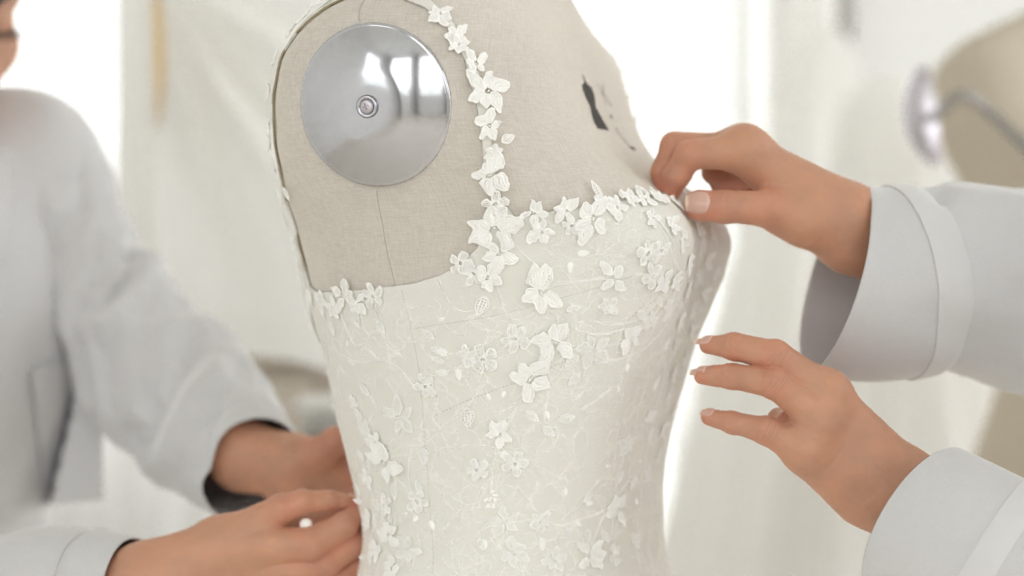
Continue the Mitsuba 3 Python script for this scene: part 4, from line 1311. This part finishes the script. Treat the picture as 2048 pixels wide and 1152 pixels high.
    Vc, Fc = surface_nets(coat, lo - .02, hi + .02, .008, 1)
    scene[ck] = mikit.ply((Vc, Fc), 'mat_coat', True)
    # trousers and shoes
    for sx in (-1, 1):
        hj = hip + side * sx * .09
        obj('trouser_leg', tube([hj + [0, 0, -.02], (hj * [1, 1, 0]) + [0, 0, .40], (hj * [1, 1, 0]) + [0, 0, .07]], [.100, .085, .075], 24), 'mat_trousers', key)
        ft = hj * [1, 1, 0]
        sh = manifold3d.Manifold.batch_hull([manifold3d.Manifold.sphere(r, 24).translate(list(ft + fwd * y + [0, 0, z])) for r, y, z in ((.042, -.03, .045), (.040, .08, .042), (.030, .16, .032), (.05, .0, .07))])
        sh = sh.trim_by_plane([0, 0, 1], 0.001)
        obj('shoe', sh, 'mat_hair', key, 40)
    return key, ck, dict(cen=cen, side=side, fwd=fwd)


# person at the right: right hand above, left hand below
HA = Hand(1.575, [
    [(1600, 438, 6, 44), (1532, 417, -6, 35), (1450, 413, -10, 31.5), (1399, 411, -10, 31)],                      # thumb
    [(1486, 303, 6, 37), (1380, 309, 2, 29), (1354, 350, 6, 26.5), (1343, 378, 10, 22)],                        # index
    [(1478, 300, 26, 36), (1350, 293, 24, 29), (1327, 343, 22, 25), (1330, 376, 18, 21)],                         # middle
    [(1492, 318, 46, 34), (1432, 342, 48, 27), (1447, 368, 40, 24), (1478, 366, 32, 21)],                        # ring, curled
    [(1515, 345, 62, 30), (1452, 362, 62, 23), (1462, 388, 54, 20), (1490, 384, 46, 18)]],                       # little, curled
    [((1488, 303, 8, 38), (1705, 432, 12, 60)), ((1480, 302, 28, 37), (1705, 440, 26, 58)), ((1500, 325, 48, 34), (1705, 452, 36, 54)),
     ((1560, 428, 2, 38), (1610, 440, 6, 46)), ((1610, 440, 6, 46), (1700, 482, 20, 58)), ((1515, 345, 58, 30), (1690, 460, 36, 50)), ((1700, 440, 20, 60), (1860, 520, 45, 66)), ((1700, 482, 22, 60), (1860, 545, 45, 66)),
     ((1520, 345, 14, 26), (1600, 420, 10, 40))],
    (-.35, -.35, .85), [(1494, 292, 6, 38), (1484, 290, 28, 36)])
HB = Hand(1.520, [
    [(1755, 950, 24, 44), (1690, 905, 42, 38), (1640, 885, 54, 34), (1612, 876, 60, 30)],                          # thumb, hidden behind
    [(1652, 789, 4, 40), (1552, 712, 0, 31.5), (1470, 693, 8, 26.5), (1416, 690, 16, 18)],                      # index
    [(1644, 838, 0, 38), (1550, 766, -4, 31.5), (1464, 753, 4, 25), (1406, 751, 12, 18)],                      # middle
    [(1628, 874, 6, 34), (1580, 848, 22, 26), (1558, 838, 40, 21), (1566, 846, 54, 18)],                          # ring, bent away
    [(1612, 903, 0, 34), (1532, 861, -2, 27.5), (1466, 845, 4, 22), (1419, 834, 10, 17)]],                        # little
    [((1655, 788, 6, 38), (1812, 952, 14, 50)), ((1642, 842, 4, 38), (1805, 978, 10, 52)), ((1630, 876, 4, 36), (1795, 995, 10, 52)), ((1610, 905, 4, 34), (1770, 1003, 12, 56)),
     ((1612, 905, 6, 34), (1720, 990, 16, 58)), ((1690, 905, 34, 36), (1770, 970, 24, 48)), ((1815, 955, 14, 52), (1960, 1050, 10, 78)), ((1775, 1000, 14, 60), (1950, 1085, 10, 82)), ((1655, 788, 14, 32), (1700, 890, 34, 34))],
    (-.30, -.80, .55), [(1652, 785, 1, 34), (1640, 834, -2, 33), (1614, 898, -1, 29)])
eA, eB = at(2330, 655, 1.80), at(2560, 1290, 1.42)
sA, sB = np.array([.66, 1.86, CZ + .13]), np.array([.66, 1.47, CZ + .07])
def sl(*rows):
    return [[*at(px, py, d), r] for px, py, d, r in rows]


def inside(path, wrist, r0):
    """The arm that fills a sleeve."""
    return [(wrist, r0)] + [(np.array(q[:3]), min(.042, q[3] * .52)) for q in path[2:]]


pathA = sl((1672, 556, 1.606, .0630), (1722, 568, 1.6085, .0635), (1860, 556, 1.621, .0625), (2048, 583, 1.665, .0690), (2240, 630, 1.735, .073)) + [[*eA + [.02, 0, 0], .072], [*(eA * .5 + sA * .5), .070], [*sA, .075]]
pathB = sl((1838, 1052, 1.492, .0530), (1885, 1080, 1.482, .0545), (1990, 1142, 1.468, .0570), (2150, 1225, 1.45, .062), (2400, 1290, 1.42, .068)) + [[*eB + [.03, 0, -.01], .070], [*(eB * .5 + sB * .5), .070], [*sB, .075]]
armA, armB = inside(pathA, at(1740, 470, 1.602), .022), inside(pathB, at(1845, 1010, 1.53), .022)
head2 = Head([.655, 1.64, CZ + .36], [-.85, -.2, -.48], [-.4, -.1, .9])
P2K, C2K, B2 = person('person at the right in a white coat pinning the neckline with raised hands', [HA, HB], [armA, armB], head2,
                      ((.67, 1.665, CZ + .10), .20, np.array([.78, 1.70, .88])), math.radians(-90), 5, .00085)
HA.nail(0, (.12, -1, .28), P2K, 1.35, .80, .02, .0012)
HB.nail(1, (-.25, -.55, .95), P2K, 1.75, .85, -.1, .0028)
HB.nail(2, (-.25, -.6, .9), P2K, 1.75, .85, -.1, .0028)
HB.nail(4, (-.2, -.55, .95), P2K, 1.6, .85, -.05, .0010)


sleeve(pathA, C2K, 2, .0085, (.043, .060), creases=[([(1850, 366), (1880, 392)], 16, .006), ([(1900, 372), (1935, 384)], 22, -.004), ([(1890, 430), (1960, 520), (2060, 590)], 36, .0035), ([(1750, 440), (1800, 560)], 30, .002), ([(1880, 640), (2000, 720)], 40, .003)])
sleeve(pathB, C2K, 6, .006, (.041, .058))

# person at the left: both hands at the back of the waist
HC = Hand(1.605, [
    [(435, 1086, 0, 42), (560, 1019, -6, 29), (602, 1005, -6, 25), (655, 1003, 0, 21), (704, 1003, 8, 15)],        # thumb
    [(520, 1092, -6, 38), (620, 1089, -10, 33), (686, 1053, -4, 28), (722, 1022, 6, 18)],                          # index
    [(545, 1140, 0, 36), (648, 1128, -2, 30), (704, 1090, 4, 26), (729, 1060, 12, 20)],                           # middle
    [(560, 1190, 8, 34), (655, 1172, 8, 28), (712, 1130, 14, 24), (732, 1096, 18, 19)],                            # ring
    [(575, 1230, 18, 30), (660, 1215, 20, 24), (715, 1175, 24, 21), (732, 1140, 26, 17)]],                         # little
    [((290, 1172, 0, 76), (515, 1092, -2, 42)), ((290, 1180, 4, 78), (545, 1140, 4, 40)), ((290, 1190, 10, 78), (565, 1190, 12, 38)), ((300, 1200, 14, 76), (575, 1228, 20, 34)),
     ((530, 1066, 22, 30), (672, 1034, 26, 20)), ((300, 1150, -2, 60), (440, 1084, -2, 44)), ((440, 1084, 0, 44), (525, 1075, -2, 34)), ((290, 1180, 6, 80), (120, 1220, 20, 88))],
    (-.1, -.75, -.6))
HD = Hand(1.745, [
    [(590, 915, -4, 40), (640, 905, -14, 32), (672, 882, -14, 29), (720, 880, -6, 24)],
    [(650, 925, 10, 34), (720, 900, 6, 30), (760, 900, 8, 26), (790, 920, 10, 22)],
    [(650, 955, 10, 34), (720, 940, 8, 30), (760, 945, 10, 25), (790, 960, 12, 22)],
    [(645, 985, 12, 32), (715, 980, 10, 28), (755, 985, 12, 24), (785, 995, 12, 20)],
    [(635, 1012, 16, 28), (700, 1018, 14, 24), (735, 1022, 14, 20), (760, 1025, 14, 17)]],
    [((480, 895, 20, 58), (590, 925, 0, 50)), ((485, 925, 22, 60), (600, 950, 4, 52)), ((590, 930, 0, 52), (650, 935, 8, 40)), ((590, 960, 6, 52), (645, 975, 12, 38)), ((590, 980, 10, 42), (640, 1005, 14, 32)), ((480, 905, 22, 60), (390, 850, 80, 70))],
    (0, -.2, .9))
eC, eD = at(-330, 1340, 1.76), at(300, 735, 1.955)
sD, sC = at(75, 285, 1.99), np.array([-.70, 1.86, CZ + .06])
pathC = sl((272, 1197, 1.612, .0390), (215, 1200, 1.622, .0455), (100, 1208, 1.645, .0520), (-60, 1245, 1.68, .0570)) + [[*eC, .060], [*(eC * .5 + sC * .5), .064], [*sC, .070]]
pathD = sl((508, 942, 1.752, .0395), (455, 893, 1.80, .0480), (372, 812, 1.875, .0565), (268, 702, 1.945, .0575), (188, 572, 1.985, .0545), (132, 435, 1.995, .0520), (92, 350, 1.99, .0480), (62, 325, 1.99, .040))
armC, armD = inside(pathC, at(250, 1195, 1.615), .024), inside(pathD, at(480, 905, 1.77), .022)
nose = at(-9, 157, 1.845)
fw, upv = np.array([.74, -.58, -.30]), np.array([.0, -.1, 1.0])
hd = Head([0, 0, 0], fw, upv)
head1 = Head(nose - hd.w(0, 116, -36), fw, upv)
P1K, C1K, B1 = person('person at the left edge in a white coat with both hands at the dress waist', [HC, HD], [armC, armD], head1,
                      ((-.535, 1.945, CZ + .085), .165, np.array([-.56, 2.02, .84])), math.radians(38), 9, .0012)
sleeve(pathC, C1K, 4, .012, (.030, .031))
sleeve(pathD, C1K, 3, .013, (.030, .0315), n=190, sides=130, creases=[([(278, 480), (255, 555), (200, 612)], 18, .016), ([(178, 560), (235, 515)], 16, .009), ([(310, 520), (262, 600), (215, 650)], 24, -.010), ([(420, 628), (480, 690)], 26, -.010), ([(400, 690), (330, 790), (290, 880)], 34, .014), ([(440, 720), (370, 820), (330, 910)], 26, -.008), ([(480, 745), (420, 820), (390, 930)], 26, .010), ([(150, 300), (165, 420)], 18, .006)])
HC.nail(0, (-.2, -.2, 1), P1K, 1.3, .8)


def patch(pts, d_fn, thick, name, parent, nu=24, nv=24, **kw):
    """A cloth panel between four corners of the photograph lying on the coat."""
    (ax, ay), (bx, by), (cx, cy), (dx, dy) = pts
    u, v = np.meshgrid(np.linspace(0, 1, nu), np.linspace(0, 1, nv), indexing='ij')
    u, v = u.ravel(), v.ravel()
    px = (1 - u) * (1 - v) * ax + u * (1 - v) * bx + u * v * cx + (1 - u) * v * dx
    py = (1 - u) * (1 - v) * ay + u * (1 - v) * by + u * v * cy + (1 - u) * v * dy
    d = d_fn(px, py)
    f = np.stack([(px - 1024) / FPX * d, d, CZ + (576 - py) / FPX * d], 1)
    b = f + [0, thick, 0]
    gf = grid_faces(nu, nv)
    ed = np.vstack([gf[:, [0, 1]], gf[:, [1, 2]], gf[:, [2, 0]]])
    _, fi, ct = np.unique(np.sort(ed, 1), axis=0, return_index=True, return_counts=True)
    be = ed[fi[ct == 1]]
    N = len(f)
    m = np.vstack([f, b]), np.vstack([gf, gf[:, ::-1] + N, np.stack([be[:, 1], be[:, 0], be[:, 0] + N], 1), np.stack([be[:, 1], be[:, 0] + N, be[:, 1] + N], 1)])
    return obj(name, m, 'mat_coat', parent, 35, **kw)


coat_tri = trimesh.Trimesh(*[np.array(x) for x in meshkit.WRITTEN[scene[C1K]['filename']][:2]], process=False)


def coat_depth(px, py):
    dirs = np.stack([(px - 1024) / FPX, np.ones_like(px), (576 - py) / FPX], 1)
    loc, ri, _ = coat_tri.ray.intersects_location(np.tile([0, 0, CZ], (len(px), 1)), dirs, multiple_hits=False)
    d = np.full(len(px), np.nan)
    d[ri] = loc[:, 1]
    m = np.isnan(d)
    d[m] = np.nanmedian(d) if (~m).any() else 1.85
    return d - .006


for nm, pts in (('pocket', [(62, 742), (200, 690), (206, 1000), (92, 1010)]), ('lapel', [(-90, 250), (14, 300), (30, 395), (-60, 520)]), ('lapel', [(-120, 420), (24, 410), (6, 520), (-90, 640)])):
    patch(pts, coat_depth, .005, nm, C1K)

# the pearl bead pinched in the left person's hand
m = trimesh.creation.icosphere(3, .0042)
obj('pearl_bead', (m.vertices + at(612, 1049, 1.597), m.faces), 'mat_ivory_bead' if 'mat_ivory_bead' in scene else 'mat_lace', label='small pearl bead held between thumb and finger at the waist', cat='bead')
